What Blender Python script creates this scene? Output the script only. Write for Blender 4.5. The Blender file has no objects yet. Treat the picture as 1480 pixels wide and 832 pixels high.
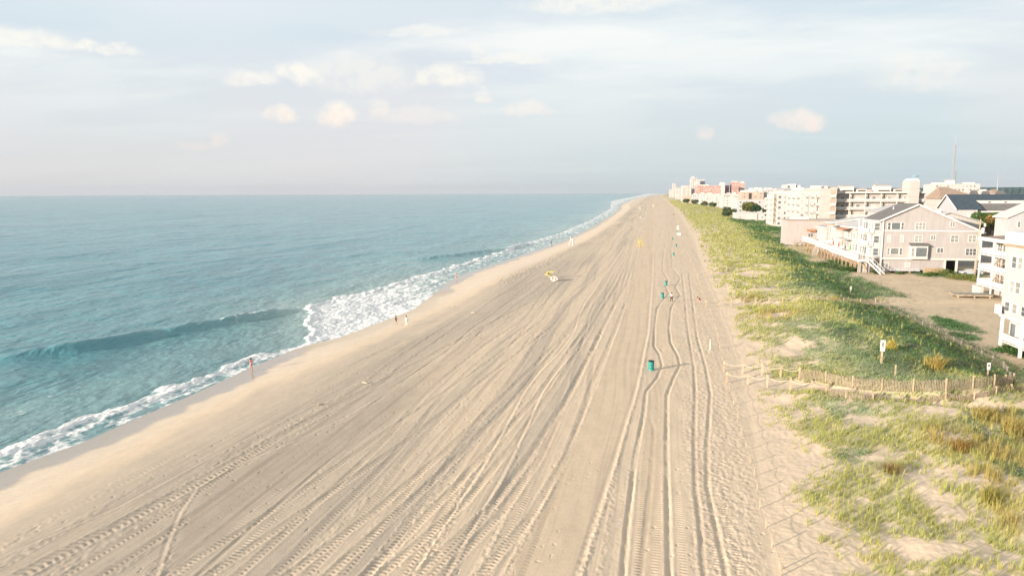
import bpy, bmesh, math, random
import numpy as np
from mathutils import Vector, Matrix
R = math.radians
random.seed(7)
sc = bpy.context.scene
COL = sc.collection

# ------------------------------------------------------------------ camera
F = 987.; CX = 740.; CY = 416.; H = 20.
pitch = math.atan((CY - 278.8) / F); yaw = math.atan((945 - 740) / F * math.cos(pitch)); roll = R(-0.22)
fwd = Vector((-math.sin(yaw) * math.cos(pitch), math.cos(yaw) * math.cos(pitch), -math.sin(pitch)))
rgt = Vector((math.cos(yaw), math.sin(yaw), 0)); up = rgt.cross(fwd)
r2 = math.cos(roll) * rgt + math.sin(roll) * up; u2 = -math.sin(roll) * rgt + math.cos(roll) * up
cam = bpy.data.objects.new('camera', bpy.data.cameras.new('camera')); COL.objects.link(cam)
m = Matrix((r2, u2, -fwd)).transposed().to_4x4(); m.translation = Vector((0, 0, H)); cam.matrix_world = m
cam.data.sensor_width = 36; cam.data.lens = 36 * F / 1480.; cam.data.clip_end = 60000; cam.data.clip_start = .5
sc.camera = cam

def ray(px, py): return fwd + (px - CX) / F * r2 - (py - CY) / F * u2
def P(px, py, z=0.):                     # survey helper: point of the plane z seen at a place of the photograph
    d = ray(px, py); t = (z - H) / d.z; return (d.x * t, d.y * t)
def PY(px, py, Y):                       # the same on a vertical plane y = Y: returns x, z
    d = ray(px, py); t = Y / d.y; return (d.x * t, H + d.z * t)
def PX(px, py, X):                       # on a vertical plane x = X: returns y, z
    d = ray(px, py); t = X / d.x; return (d.y * t, H + d.z * t)
def curve(pts, z=0.):                    # a survey line as x = f(y)
    w = sorted((P(a, b, z)[1], P(a, b, z)[0]) for a, b in pts)
    ys = np.array([q[0] for q in w]); xs = np.array([q[1] for q in w]); return ys, xs
def smooth(t): t = np.clip(t, 0, 1); return t * t * (3 - 2 * t)

# ------------------------------------------------------------------ noise
def _h(i, j, s):
    n = (i.astype(np.int64) * 374761393 + j.astype(np.int64) * 668265263 + s * 974634777) & 0xffffffff
    n = ((n ^ (n >> 13)) * 1274126177) & 0xffffffff
    return (n ^ (n >> 16)) & 0xffff
def noise(x, y, s=0):                    # gradient noise, about -1..1
    xi = np.floor(x); yi = np.floor(y); fx = x - xi; fy = y - yi
    ux = fx * fx * (3 - 2 * fx); uy = fy * fy * (3 - 2 * fy)
    def g(a, b):
        t = _h(xi + a, yi + b, s) * (2 * math.pi / 65536)
        return np.cos(t) * (fx - a) + np.sin(t) * (fy - b)
    n0 = g(0, 0) * (1 - ux) + g(1, 0) * ux; n1 = g(0, 1) * (1 - ux) + g(1, 1) * ux
    return (n0 * (1 - uy) + n1 * uy) * 1.5
def fbm(x, y, s=0, o=3):
    t = 0; a = 1.
    for k in range(o): t = t + a * noise(x * 2 ** k, y * 2 ** k, s + k * 17); a *= .5
    return t
N1 = lambda v, s=0: noise(v, v * 0 + .37, s)

# ------------------------------------------------------------------ survey lines
SEA = -1.2
shore = curve([(0,675),(100,640),(200,597),(260,572),(320,545),(365,525),(410,507),(440,497),(480,488),(540,466),(590,447),(622,424),(640,408),(670,394),(700,385),(760,365),(800,352),(850,330),(880,312),(893,303),(895,297),(910,290),(930,284)], SEA)
shore = (np.concatenate([[0], shore[0], [2600, 16000]]), np.concatenate([[-50], shore[1], [-60, 300]]))
foam_out = curve([(0,645),(69,622),(143,598),(192,580),(253,555),(310,537),(351,520),(408,506),(436,496),(443,473),(441,455),(449,439),(500,428),(562,413),(602,399),(637,391),(674,379),(730,362),(764,351),(811,337),(857,317),(882,302),(884,291)], SEA)
toe = curve([(1120,832),(1100,700),(1085,600),(1066,520),(1048,470),(1036,440),(1015,390),(1005,350),(982,310),(960,287)], .2)
toe = (np.concatenate([[0, 25], toe[0], [4500, 16000]]), np.concatenate([[7.5, 7.5], toe[1], [45, 420]]))
back = (np.array([0, 40, 69, 78, 94, 106, 118, 132, 145, 157, 174, 191, 213, 231, 264, 331, 397, 653, 1025, 2100, 4500, 16000]),
        np.array([36, 36, 35., 35.6, 36.6, 36.8, 36.8, 37.6, 39.2, 39.8, 40.4, 40.8, 41.5, 43, 45, 51, 55.7, 70, 76, 80, 92, 470.]))
def S_(y): return np.interp(y, *shore)
def T_(y): return np.interp(y, *toe)
def B_(y): return np.interp(y, *back)

def blob(x, y, cx, cy, rx, ry, ang=0):
    c, s = math.cos(ang), math.sin(ang); dx = x - cx; dy = y - cy
    return np.exp(-(((dx * c + dy * s) / rx) ** 2 + ((-dx * s + dy * c) / ry) ** 2))

# centre lines of the two sand footpaths that cross the dunes: y = f(x)
path_a = (np.array([5, 9, 14, 18, 22, 27, 31, 34.5, 38, 60]), np.array([74.4, 74, 72.4, 70.8, 68.4, 65.6, 66.2, 67.4, 69, 70]))
path_c = (np.array([5, 12, 22, 30, 44, 60]), np.array([164, 167, 176, 181, 186, 190]))
path_b = (np.array([5, 11, 20, 28, 38, 60]), np.array([124, 124.5, 125, 125.5, 127, 130]))
def path_mask(x, y, w=1.7):
    a = np.exp(-((y - np.interp(x, *path_a)) / w) ** 4); b = np.exp(-((y - np.interp(x, *path_b)) / (w * 1.2)) ** 4)
    c = np.exp(-((y - np.interp(x, *path_c)) / (w * 1.1)) ** 4) * (x < 24)
    return np.maximum(np.maximum(a, b), c)

def base_height(x, y):
    """large forms: sea bed, beach face, flat, dunes, lots behind"""
    d = x - S_(y)
    z = np.where(d < 0, SEA + d * .06, SEA + 1.2 * smooth(d / 17.) )
    z = np.where(d < 0, SEA + np.maximum(d, -40) * .06, z)
    z = z + .10 * np.exp(-((d - 15) / 4.) ** 2)
    t, b = T_(y), B_(y)
    u = (x - t) / np.maximum(b - t, 1)
    prof = np.interp(u, [0, .12, .3, .5, .68, .85, 1.0, 1.08, 3], [0, .32, 1.0, 1.5, 1.8, 1.45, .85, .8, .8])
    hum = fbm(x / 7., y / 9., 5, 3) * .42 * smooth(u / .3) * smooth((1.05 - u) / .2)
    pm = path_mask(x, y, 2.6)
    cut = np.interp(u, [0, 1], [.1, .5])
    dz = prof + hum
    dz = dz * (1 - pm) + np.minimum(dz, cut) * pm
    return z + np.maximum(dz, 0) * (u > 0)

def G(px, py):                           # point of the terrain seen at a place of the photograph
    z = .5
    for _ in range(12): x, y = P(px, py, z); z = .5 * z + .5 * float(base_height(np.array([x]), np.array([y]))[0])
    return x, y, z
# ------------------------------------------------------------------ tyre tracks and raked strips
def ln(pts, z=0.):
    ys, xs = curve(pts, z)
    if ys[0] < 40: ys = np.concatenate([[ys[0] - 20], ys]); xs = np.concatenate([[xs[0] - 20 * np.clip((xs[1] - xs[0]) / (ys[2] - ys[1]), -1.2, 1.2)], xs])
    return ys, xs
def gen(x0, y0=18, y1=1200, amp=.8, seed=0, conv=0.0):
    ys = np.concatenate([np.arange(y0, 160, 3.), np.arange(160, y1, 15.)])
    xs = x0 + amp * fbm(ys / 38., ys * 0 + seed * 3.1, seed, 2) + conv * (ys - 40) / 100.
    return ys, xs
TR = []                                  # (line, kind, half gauge, depth, y0, y1)
def pair(l, g=.95, d=.055, kind='lug', y0=0, y1=1e5): TR.append((l, kind, g, d, y0, y1))
# survey of the strongest lines
pair(ln([(0,775),(150,710),(330,615),(430,563),(560,505),(700,437),(800,395),(870,352),(915,312)]), .0, .06, 'wide')
pair(ln([(0,750),(110,700),(240,632),(330,585),(420,542),(530,500),(640,449),(720,410),(800,375),(870,335),(905,310)]), .0, .03, 'line')
pair(ln([(0,806),(170,735),(300,665),(420,602),(560,532),(680,470),(780,415),(860,370),(905,330)]), .0, .035, 'line')
pair(ln([(30,832),(170,760),(300,690),(420,622),(560,548),(680,483),(780,430)]), .0, .06, 'wide')
pair(ln([(228,832),(245,780),(262,740),(285,706),(330,678),(420,640),(500,602),(560,566),(640,512),(760,447),(840,410),(890,372)]), .0, .04, 'line')
pair(ln([(300,832),(430,745),(600,628),(720,532),(800,470),(830,430),(880,385),(905,350)]), .0, .06, 'lug1')
pair(ln([(240,832),(360,760),(440,706),(560,622),(700,527),(800,450)]), .0, .05, 'lug1')
pair(ln([(500,832),(640,700),(760,575),(840,470),(880,410),(905,365),(915,330)]), .95, .075)
pair(ln([(575,832),(690,730),(760,640),(815,560),(865,470),(900,410),(915,370)]), .9, .07)
pair(ln([(665,832),(745,745),(800,660),(840,560),(878,480),(905,420),(918,360)]), .95, .06)
pair(ln([(415,832),(540,740),(640,655),(740,560),(810,490),(850,440),(890,380)]), .0, .06, 'lug1')
pair(ln([(620,832),(700,745),(775,650),(830,560),(875,470)]), .0, .05, 'lug1')
pair(ln([(838,832),(880,700),(922,560),(938,480),(944,400),(945,340)]), .0, .09, 'ridge')
pair(ln([(723,832),(800,700),(862,560),(895,470),(915,400),(925,350)]), .0, .03, 'line')
# the pair of deep wheel ruts that weaves round the barrels
pair(ln([(900,832),(906,760),(918,660),(930,600),(934,565),(950,545),(957,528),(953,512),(945,500),(946,475),(948,458),(950,445),(958,434),(967,424),(962,414),(966,405),(958,392),(958,372),(962,350),(965,320),(965,300)]), 0, .09, 'rut')
pair(ln([(967,832),(963,650),(964,570),(974,545),(983,528),(980,515),(969,495),(967,475),(970,445),(974,438),(983,426),(976,414),(984,402),(972,388),(970,360),(976,330),(974,300)]), 0, .10, 'rut')
pair(ln([(1018,832),(1010,740),(1005,700),(1003,640),(1005,570),(1003,530),(996,490),(992,460),(990,430),(985,390)]), 0, .07, 'rut')
pair(ln([(1050,832),(1032,750),(1022,700),(1022,640),(1027,570),(1020,530),(1008,490),(1004,460),(1000,430),(995,390)]), 0, .07, 'rut')
pair(ln([(925,832),(940,700),(945,620),(935,590)]), 0, .03, 'rut')
for k, x0 in enumerate([-29.5, -24.6, -20.3, -17.5, -14.1, -10.9, -7.3]):
    pair(gen(x0, amp=1.1, seed=k + 3, conv=(k % 3 - 1) * .5), .9, .03 + .012 * (k % 3), ['lug', 'rut', 'line'][k % 3] if k % 2 else 'lug')

def stamp(x, y):
    z = np.zeros_like(x); flat = np.zeros_like(x)
    for (ys, xs), kind, g, dep, y0, y1 in TR:
        lo, hi = max(y0, ys[0]), min(y1, ys[-1])
        yy = np.where((y > lo) & (y < hi), y, np.nan)
        ok = np.isfinite(yy)
        if not ok.any(): continue
        X = np.interp(y, ys, xs); near = ok & (np.abs(x - X) < g + 1.3)
        if not near.any(): continue
        xi = x[near]; yi = y[near]; Xi = X[near]
        sl = (np.interp(yi + .5, ys, xs) - np.interp(yi - .5, ys, xs))
        ca = 1 / np.sqrt(1 + sl * sl); e0 = (xi - Xi) * ca; s = yi / ca
        end = smooth((yi - lo) / 4) * smooth((hi - yi) / 8)
        add = np.zeros_like(xi); fl = np.zeros_like(xi)
        wob = 1.45 * np.clip(.62 + .5 * N1(s / 9., 3) + .35 * noise(xi / .5, yi / 1.1, 5), .1, 1.3); crumble = .7 + .6 * noise(xi / .25, yi / .3, 6)
        for side in ((-1, 1) if g > 0 else (0,)):
            e = e0 - side * g; a = np.abs(e)
            if kind in ('lug', 'lug1'):
                t = np.exp(-(a / .27) ** 4)
                add += .55 * dep * wob * (-.8 * t + .45 * crumble * np.exp(-((a - .40) / .10) ** 2)) + t * .020 * wob * crumble * np.sin(2 * math.pi * (s / .34 + a * 1.6)); fl += t
            elif kind == 'rut':
                t = np.exp(-(a / .16) ** 4)
                add += .66 * dep * wob * (-1.1 * t + .28 * crumble * np.exp(-((a - .29) / .09) ** 2)); fl += t
                t2 = np.exp(-((e - .75) / .2) ** 4); add += t2 * .018 * wob * np.sin(2 * math.pi * s / .3)
            elif kind == 'wide':
                t = np.exp(-(a / .5) ** 4)
                add += t * .030 * crumble * np.sin(2 * math.pi * (s / .42 + a * 1.1)) * wob - dep * t * .3 + dep * .5 * crumble * np.exp(-((a - .6) / .15) ** 2); fl += t * .5
            elif kind == 'line':
                add += dep * .7 * crumble * np.exp(-((e - .12) / .11) ** 2) - dep * .5 * np.exp(-((e + .14) / .12) ** 2)
            elif kind == 'ridge':
                add += .7 * dep * crumble * np.exp(-((e - .1) / .16) ** 2) - dep * .3 * np.exp(-((e + .2) / .2) ** 2)
        z[near] += add * end; flat[near] = np.maximum(flat[near], fl * end)
    return z, flat

# strip of freshly graded smooth sand, and the churned strip by the dunes
g_l = ln([(723,832),(800,700),(862,560),(895,470),(915,400),(925,350)]); g_r = ln([(838,832),(880,700),(922,560),(938,480),(944,400),(945,340)])
s_l = ln([(228,832),(245,780),(262,740),(285,706),(330,678),(420,640),(500,602),(560,566),(640,512)]); s_r = ln([(240,832),(330,775),(370,735),(400,712),(440,690),(520,640),(600,585),(640,545),(680,510)])
foot = ln([(0,790),(110,725),(240,650),(330,600),(420,553),(530,508),(640,455),(720,414),(800,380),(870,340)])
def detail(x, y):
    """relief of the sand: tracks, churned strips, footprints; returns height and a smooth/rough mask"""
    d = x - S_(y); t = T_(y); on = smooth((d - 12) / 4.)
    beach = on * smooth((t + 1.5 - x) / 2.)
    f = np.hypot(x, y); lod = np.clip(260. / f, 0, 1) ** .5      # relief is soft on the far, long-trodden sand
    warp = x + 1.0 * fbm(y / 45., x / 200., 61, 2)
    strips = noise(warp / 1.25, y / 90., 41) + .6 * noise(warp / .55, y / 50., 42)
    rough = smooth((strips - .05) * 2.0) * (.7 + .5 * smooth(noise(x / 6., y / 14., 47) * 2 + .5))
    graded = smooth((x - np.interp(y, *g_l)) / .6) * smooth((np.interp(y, *g_r) - x) / .5) * (y > 20)
    lane = smooth((x - np.interp(y, ys_l, xs_l) - .35) / .3) * smooth((np.interp(y, ys_r, xs_r) - .3 - x) / .3)
    pool = smooth((x - np.interp(y, *s_l) - .45) / .5) * smooth((np.interp(y, *s_r) - x) / .4) * (y < 92)
    trodden = smooth((x - np.interp(y, ys_r, xs_r) - .9) / 1.) * smooth((t + .2 - x) / 1.5)
    fw = np.interp(y, *foot); berm = smooth((x - (fw - 5.5)) / 2.5) * smooth((fw + .8 - x) / .8)
    rough = np.maximum(rough * (1 - berm), trodden * 1.2)
    rough = rough * (1 - graded * .96) * (1 - lane * .93) * (1 - pool * .95)
    pa = path_mask(x, y, 1.5); rough = rough * (1 - .7 * pa)
    ch = fbm(x / .36, y / .42, 71, 2)
    z = rough * (.030 * ch + .018 * np.abs(noise(x / .2, y / .55, 73))) * beach * (.55 + .45 * lod)
    z += beach * (1 - graded * .7) * (1 - lane * .6) * .0065 * noise(warp / .16, y / 9., 43) * (1 - pool * .8)
    z -= berm * on * .06 * smooth((noise(x / .42, y / .5, 77) - .25) * 4)
    z += beach * .02 * fbm(x / 2.2, y / 5., 44, 2)
    z += berm * on * .085 * np.minimum(fbm(x / .34, y / .4, 75, 2) - .15, 0.22)
    # scattered single footprints
    fp = noise(x / .33, y / .4, 91); z -= beach * .05 * smooth((fp - .62) * 6) * (1 - .5 * graded) * smooth((noise(x / 5, y / 9, 92) + .35) * 3)
    st, fl = stamp(x, y)
    z = z * (1 - .75 * np.clip(fl, 0, 1)) + st * beach * (.45 + .55 * lod) * (1 - .85 * pool) * (1 - .7 * graded * (x < np.interp(y, *g_r) - .4))
    # dune sand: wind ripples and soft dimples
    dune = smooth((x - t + .5) / 2.)
    z += dune * (.035 * fbm(x / 1.4, y / 1.6, 95, 3) + .02 * fbm(x / .35, y / .35, 96, 2))
    global FL; FL = fl * beach
    return z, rough, np.maximum(graded, lane), pool, berm * on
ys_l, xs_l = TR[14][0]; ys_r, xs_r = TR[15][0]

def height(x, y):
    x = np.atleast_1d(np.asarray(x, float)); y = np.atleast_1d(np.asarray(y, float))
    return base_height(x, y)
def hz(x, y): return float(height(x, y)[0])

# ------------------------------------------------------------------ vegetation map (what grows where)
def E2(px, py, rx, ry, z=1.3): a = P(px, py, z); b = P(px + rx, py, z); c = P(px, py - ry, z); return (a[0], a[1], math.hypot(b[0]-a[0], b[1]-a[1]), max(math.hypot(c[0]-a[0], c[1]-a[1]), .5))
BARE = [E2(1360,605,42,14), E2(1330,675,38,20), E2(1340,700,22,30), E2(1345,782,60,20), E2(1400,825,50,18), E2(1280,655,50,8), E2(1175,645,30,10), E2(1140,500,26,10),
        E2(1255,447,26,6), E2(1120,418,28,5), E2(1190,473,22,4), E2(1250,600,25,6), E2(1150,755,30,30), E2(1125,452,20,4), E2(1110,385,20,3), E2(1460,700,8,12), E2(1075,395,20,3), E2(1240,800,28,6), E2(1215,560,20,3)]
SHRUB = [E2(1290,470,50,22), E2(1350,500,60,28), E2(1400,530,45,16), E2(1300,520,60,22), E2(1220,480,30,14), E2(1200,400,45,10), E2(1160,380,40,8), E2(1230,415,28,10), E2(1120,345,30,6),
         E2(1170,405,30,7), E2(1075,320,20,4), E2(1140,365,30,6), E2(1290,445,25,6), E2(1460,600,22,20), E2(1430,640,14,24), E2(1245,648,22,6), E2(1470,690,14,20), E2(1185,415,50,6), E2(1100,330,22,4)]
BLUE = [E2(1230,585,50,14), E2(1200,500,70,28), E2(1270,540,60,18), E2(1370,560,60,10), E2(1240,650,30,10), E2(1420,600,26,14), E2(1200,420,50,6), E2(1160,470,40,10)]
GOLD = [E2(1425,595,26,22), E2(1455,625,26,24), E2(1360,640,26,14), E2(1430,700,26,20), E2(1290,672,16,7), E2(1440,660,26,24), E2(1470,760,25,25), E2(1080,430,25,5), E2(1120,452,28,5)]
def sumb(L, x, y):
    t = np.zeros_like(x)
    for e in L: t = np.maximum(t, blob(x, y, *e))
    return t
def veg(x, y):
    """returns density 0..1 and weights of shrub, blue and golden growth"""
    t, b = T_(y), B_(y); u = (x - t) / np.maximum(b - t, 1)
    n = fbm(x / 2.4, y / 3.4, 201, 3); big = fbm(x / 9., y / 12., 205, 2)
    den = np.interp(u, [0, .07, .18, .5, .9, 1.0, 1.06], [0, .12, .66, .85, .95, .7, 0]) + .50 * n + .20 * big
    den = np.where((u < .04) | (u > 1.04), 0, den)
    den = den - .80 * sumb(BARE, x, y) - 2.0 * path_mask(x, y, 1.5)
    sh = sumb(SHRUB, x, y) + smooth((u - .60 + .12 * big) / .22) * smooth((y - 72) / 10) * (.75 - .35 * smooth((y - 125) / 60.) + .5 * np.clip(fbm(x / 6., y / 11., 207, 2), -.8, .8) * smooth((y - 120) / 30.)) ; sh = np.clip(sh * (1 + .6 * n), 0, 1.3)
    den = den + sh * .45 - 1.6 * path_mask(x, y, 1.6)
    far = smooth((y - 300) / 300.); den = den + far * .35 * (u > .1) * (u < 1)
    return np.clip(den, 0, 1), np.clip(sh, 0, 1), np.clip(sumb(BLUE, x, y) * (1 + .3 * n), 0, 1), np.clip(sumb(GOLD, x, y), 0, 1)

# lots behind the dunes
YARD = [E2(1380,470,28,10,.9), E2(1395,485,20,6,.9), E2(1365,462,16,6,.9), E2(1232,390,16,3,.9), E2(1208,379,14,3,.9), E2(1120,322,24,3,.9), E2(1110,330,30,4,.9), E2(1160,322,14,3,.9), E2(1445,505,16,4,.9), E2(1475,512,14,5,.9), E2(1370,396,55,5,.9), E2(1420,404,20,5,.9), E2(1080,312,22,3,.9), E2(1236,384,14,3,.9)]

# ------------------------------------------------------------------ ground sheet
def lin(c):
    c = np.asarray(c, float) / 255.; return np.where(c <= .04045, c / 12.92, ((c + .055) / 1.055) ** 2.4)
def polar(az0, az1, ncol, invs):
    az = np.linspace(R(az0), R(az1), ncol) - yaw      # from the beach direction, clockwise
    A, I = np.meshgrid(az, invs); D = 1 / I
    return np.sin(A) * D, np.cos(A) * D
def grid_mesh(name, x, y, z, keep=None, attrs=(), cols=()):
    nr, nc = x.shape; idx = np.arange(nr * nc).reshape(nr, nc)
    q = np.stack([idx[:-1, :-1], idx[:-1, 1:], idx[1:, 1:], idx[1:, :-1]], -1).reshape(-1, 4)
    if keep is not None: q = q[keep.reshape(-1)[q].all(1)]
    used = np.zeros(nr * nc, bool); used[q.ravel()] = True; mp = np.cumsum(used) - 1; q = mp[q]
    co = np.stack([x.ravel(), y.ravel(), z.ravel()], -1)[used].astype(np.float32)
    me = bpy.data.meshes.new(name); me.vertices.add(len(co)); me.vertices.foreach_set('co', co.ravel())
    me.loops.add(q.size); me.loops.foreach_set('vertex_index', q.ravel().astype(np.int32))
    me.polygons.add(len(q)); me.polygons.foreach_set('loop_start', np.arange(0, q.size, 4, dtype=np.int32))
    try: me.polygons.foreach_set('loop_total', np.full(len(q), 4, np.int32))
    except Exception: pass
    me.update(calc_edges=True); me.shade_smooth()
    for n, v in attrs:
        a = me.attributes.new(n, 'FLOAT', 'POINT'); a.data.foreach_set('value', v.ravel()[used].astype(np.float32))
    for n, v in cols:
        a = me.attributes.new(n, 'FLOAT_COLOR', 'POINT'); c = np.ones((used.sum(), 4), np.float32); c[:, :3] = v.reshape(-1, 3)[used]; a.data.foreach_set('color', c.ravel())
    o = bpy.data.objects.new(name, me); COL.objects.link(o); return o

QUAL = 1.0
invs = np.concatenate([np.linspace(1/19., 1/700., int(1250 * QUAL)), np.linspace(1/720., 1/17000., 60)])
gx, gy = polar(-50, 56, int(1500 * QUAL), invs)
dS = gx - S_(gy); keep = (dS > -9) & (gx < 9000)
gz = base_height(gx, gy); dt, rough, graded, pool, berm = detail(gx, gy); gz = gz + dt
tt, bb = T_(gy), B_(gy)
den, sh, bl, go = veg(gx, gy)
# base colour of dry sand, warmer towards the dunes, darker where the beach is still damp
dry = np.array([.57, .45, .325]); damp = np.array([.44, .36, .275]); pale = np.array([.585, .485, .375]); wetc = np.array([.35, .295, .24])
c = np.ones(gx.shape + (3,)) * dry
fw = np.interp(gy, *foot)
dampm = smooth((gx - fw + 4.0 + 1.2 * noise(gx / 2., gy / 6., 361)) / 3.) * smooth((-17 + 7 * fbm(gx / 16., gy / 60., 301, 2) - gx) / 9.)
dampm = np.clip(dampm * (1 + .35 * noise(gx / 1.4, gy / 60., 303)), 0, 1)
c = c * (1 - dampm[..., None]) + damp * dampm[..., None]
face = smooth((fw - 3. - gx) / 4.); c = c * (1 - face[..., None]) + pale * face[..., None]
stre = smooth((noise((gx + 1.2 * fbm(gy / 50., gx * 0, 311, 2)) / 2.6, gy / 80., 305) - .05) * 2.5) * smooth((gx + 24) / 8.) * smooth((-4 - gx) / 6.)
c = c * (1 - .20 * stre[..., None] * np.array([1, .88, .66]))
th_ = noise((gx + 1.0 * fbm(gy / 45., gx / 200., 61, 2)) / .55, gy / 60., 343) + .7 * noise((gx + 1.0 * fbm(gy / 45., gx / 200., 61, 2)) / .2, gy / 30., 345)
c = c * (1 - .11 * (smooth(th_ * 1.6) * smooth((gx - fw) / 3.) * smooth((tt - gx) / 2.))[..., None] * np.array([1, .93, .8]))
c = c * (1 + .05 * fbm(gx / 1.1, gy / 2.5, 307, 3))[..., None]
c = c * (1 - .10 * pool)[..., None] * (1 - .05 * graded[..., None] * np.array([.6, .9, 1.3]))
wl = smooth((4.6 + 1.6 * noise(gy / 9., gy * 0, 309) + .8 * noise(gy / 2.5, gy * 0, 310) - dS) / 1.0) * (gy < 3000)
wl = wl * np.interp(gy, [0, 78, 90, 130, 150, 220, 400, 3000], [1, 1, .18, .18, 1, .9, .7, .5])
c = c * (1 - wl[..., None]) + wetc * wl[..., None]
c = c * (1 - .10 * np.clip(FL, 0, 1))[..., None]
spk = noise(gx / .35, gy / .55, 351); c = c * (1 - .10 * smooth((spk - .25) * 3) * smooth(rough + .3))[..., None]
# lots: browner sand; litter and low growth under the vegetation
lot = smooth((gx - bb) / 2.); c = c * (1 - lot[..., None]) + (np.array([.50, .39, .262]) * (1 + .10 * fbm(gx / 3., gy / 4., 371, 3))[..., None]) * lot[..., None]
def lay(c, m_, col): return c * (1 - m_[..., None]) + np.array(col) * m_[..., None]
fine = fbm(gx / .5, gy / .6, 321, 2)
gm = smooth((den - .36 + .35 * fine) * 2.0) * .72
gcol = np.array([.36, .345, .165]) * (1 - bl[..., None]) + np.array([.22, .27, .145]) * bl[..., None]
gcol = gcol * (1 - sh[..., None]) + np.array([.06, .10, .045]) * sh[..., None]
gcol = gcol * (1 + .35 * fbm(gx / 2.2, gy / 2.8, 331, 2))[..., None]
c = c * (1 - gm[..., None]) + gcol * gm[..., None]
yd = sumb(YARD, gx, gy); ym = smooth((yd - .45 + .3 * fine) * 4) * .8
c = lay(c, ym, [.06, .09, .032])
town = smooth((gx - bb - np.interp(gy, [0, 150, 260, 600, 2500], [60, 50, 45, 30, 15])) / 12.) ; c = lay(c, town, [.20, .19, .17])
c = lay(c, town * smooth(noise(gx / 25., gy / 60., 341) * 3), [.07, .085, .05])
c = np.clip(c, .02, .8)
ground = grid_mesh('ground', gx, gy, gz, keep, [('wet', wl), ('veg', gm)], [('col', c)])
ground['kind'] = 'structure'

def mat(name):
    m_ = bpy.data.materials.new(name); m_.use_nodes = True; nt = m_.node_tree; b = nt.nodes['Principled BSDF']; return m_, nt, b
def N(nt, t, **kw):
    n = nt.nodes.new(t)
    for k, v in kw.items(): setattr(n, k, v)
    return n
def mathn(nt, op, a, b=None, c_=None, clamp=False):
    n = N(nt, 'ShaderNodeMath', operation=op, use_clamp=clamp)
    for i, v in enumerate((a, b, c_)):
        if v is None: continue
        if isinstance(v, (int, float)): n.inputs[i].default_value = v
        else: nt.links.new(v, n.inputs[i])
    return n.outputs[0]
def noi(nt, vec, scale, detail=3, rough=.55):
    n = N(nt, 'ShaderNodeTexNoise'); n.inputs['Scale'].default_value = scale; n.inputs['Detail'].default_value = detail; n.inputs['Roughness'].default_value = rough
    if vec is not None: nt.links.new(vec, n.inputs['Vector'])
    return n.outputs['Fac']
def mixc(nt, f, a, b, mode='MIX'):
    n = N(nt, 'ShaderNodeMix', data_type='RGBA', blend_type=mode, clamp_factor=True)
    for i, v in ((0, f), (6, a), (7, b)):
        if isinstance(v, (int, float)): n.inputs[i].default_value = v
        elif isinstance(v, (tuple, list)): n.inputs[i].default_value = (*v[:3], 1)
        else: nt.links.new(v, n.inputs[i])
    return n.outputs[2]
def remap(nt, v, a, b, c_=0., d=1.):
    n = N(nt, 'ShaderNodeMapRange'); n.interpolation_type = 'SMOOTHSTEP'
    nt.links.new(v, n.inputs[0]); n.inputs[1].default_value = a; n.inputs[2].default_value = b; n.inputs[3].default_value = c_; n.inputs[4].default_value = d
    return n.outputs[0]

m_, nt, b = mat('sand'); at = N(nt, 'ShaderNodeAttribute', attribute_name='col'); aw = N(nt, 'ShaderNodeAttribute', attribute_name='wet')
g = N(nt, 'ShaderNodeNewGeometry'); pos = g.outputs['Position']
n1 = noi(nt, pos, 9., 4, .7); n2 = noi(nt, pos, 45., 2, .6)
n3 = noi(nt, pos, 2.2, 5, .75); k = mathn(nt, 'ADD', mathn(nt, 'MULTIPLY', n1, .30), mathn(nt, 'MULTIPLY', n2, .24)); k = mathn(nt, 'ADD', k, mathn(nt, 'ADD', mathn(nt, 'MULTIPLY', n3, .34), .56))
cc = N(nt, 'ShaderNodeVectorMath', operation='SCALE'); nt.links.new(at.outputs['Color'], cc.inputs[0]); nt.links.new(k, cc.inputs['Scale'])
nt.links.new(cc.outputs[0], b.inputs['Base Color'])
nt.links.new(remap(nt, aw.outputs['Fac'], .2, .9, .95, .20), b.inputs['Roughness'])
b.inputs['Specular IOR Level'].default_value = .4
bp = N(nt, 'ShaderNodeBump'); bp.inputs['Strength'].default_value = .55; bp.inputs['Distance'].default_value = .03
hh = mathn(nt, 'ADD', mathn(nt, 'MULTIPLY', n1, 1.), mathn(nt, 'MULTIPLY', n2, .35)); hh = mathn(nt, 'MULTIPLY', hh, remap(nt, aw.outputs['Fac'], .2, .8, 1., .12))
nt.links.new(hh, bp.inputs['Height']); nt.links.new(bp.outputs[0], b.inputs['Normal'])
ground.data.materials.append(m_)
del gx, gy, gz, c, gcol, fine

# ------------------------------------------------------------------ sea
swell = curve([(-60,527),(0,520),(100,508),(200,489),(300,472),(400,454),(446,445)], SEA)
swell2 = curve([(590,378),(640,372),(690,366),(735,361),(765,352)], SEA)
swell3 = curve([(0,592),(60,580),(130,574),(200,570)], SEA)
winv = np.concatenate([np.linspace(1/36., 1/700., 900), np.linspace(1/712., 1/16500., 160)])
wx, wy = polar(-52, 24, 1100, winv)
ds = S_(wy) - wx                        # metres seaward of the water's edge
far = np.hypot(wx, wy)
def crest(l, amp, wf, wb, ends=6.):
    X = np.interp(wy, *l); e = wx - X    # + is shoreward
    en = smooth((wy - l[0][0]) / ends + .0) * smooth((l[0][-1] - wy) / ends)
    return amp * np.where(e > 0, np.exp(-(e / wf) ** 2), np.exp(-(e / wb) ** 2)) * en
deep = smooth((ds - 1) / 18.)
z = SEA + deep * (.10 * fbm(wx / 5.5, wy / 10., 401, 3) + .055 * fbm(wx / 1.8, wy / 3.2, 405, 2) + .15 * noise((wx + 3 * fbm(wy / 40., wx / 60., 409, 1)) / 9., wy / 60., 407))
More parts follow.
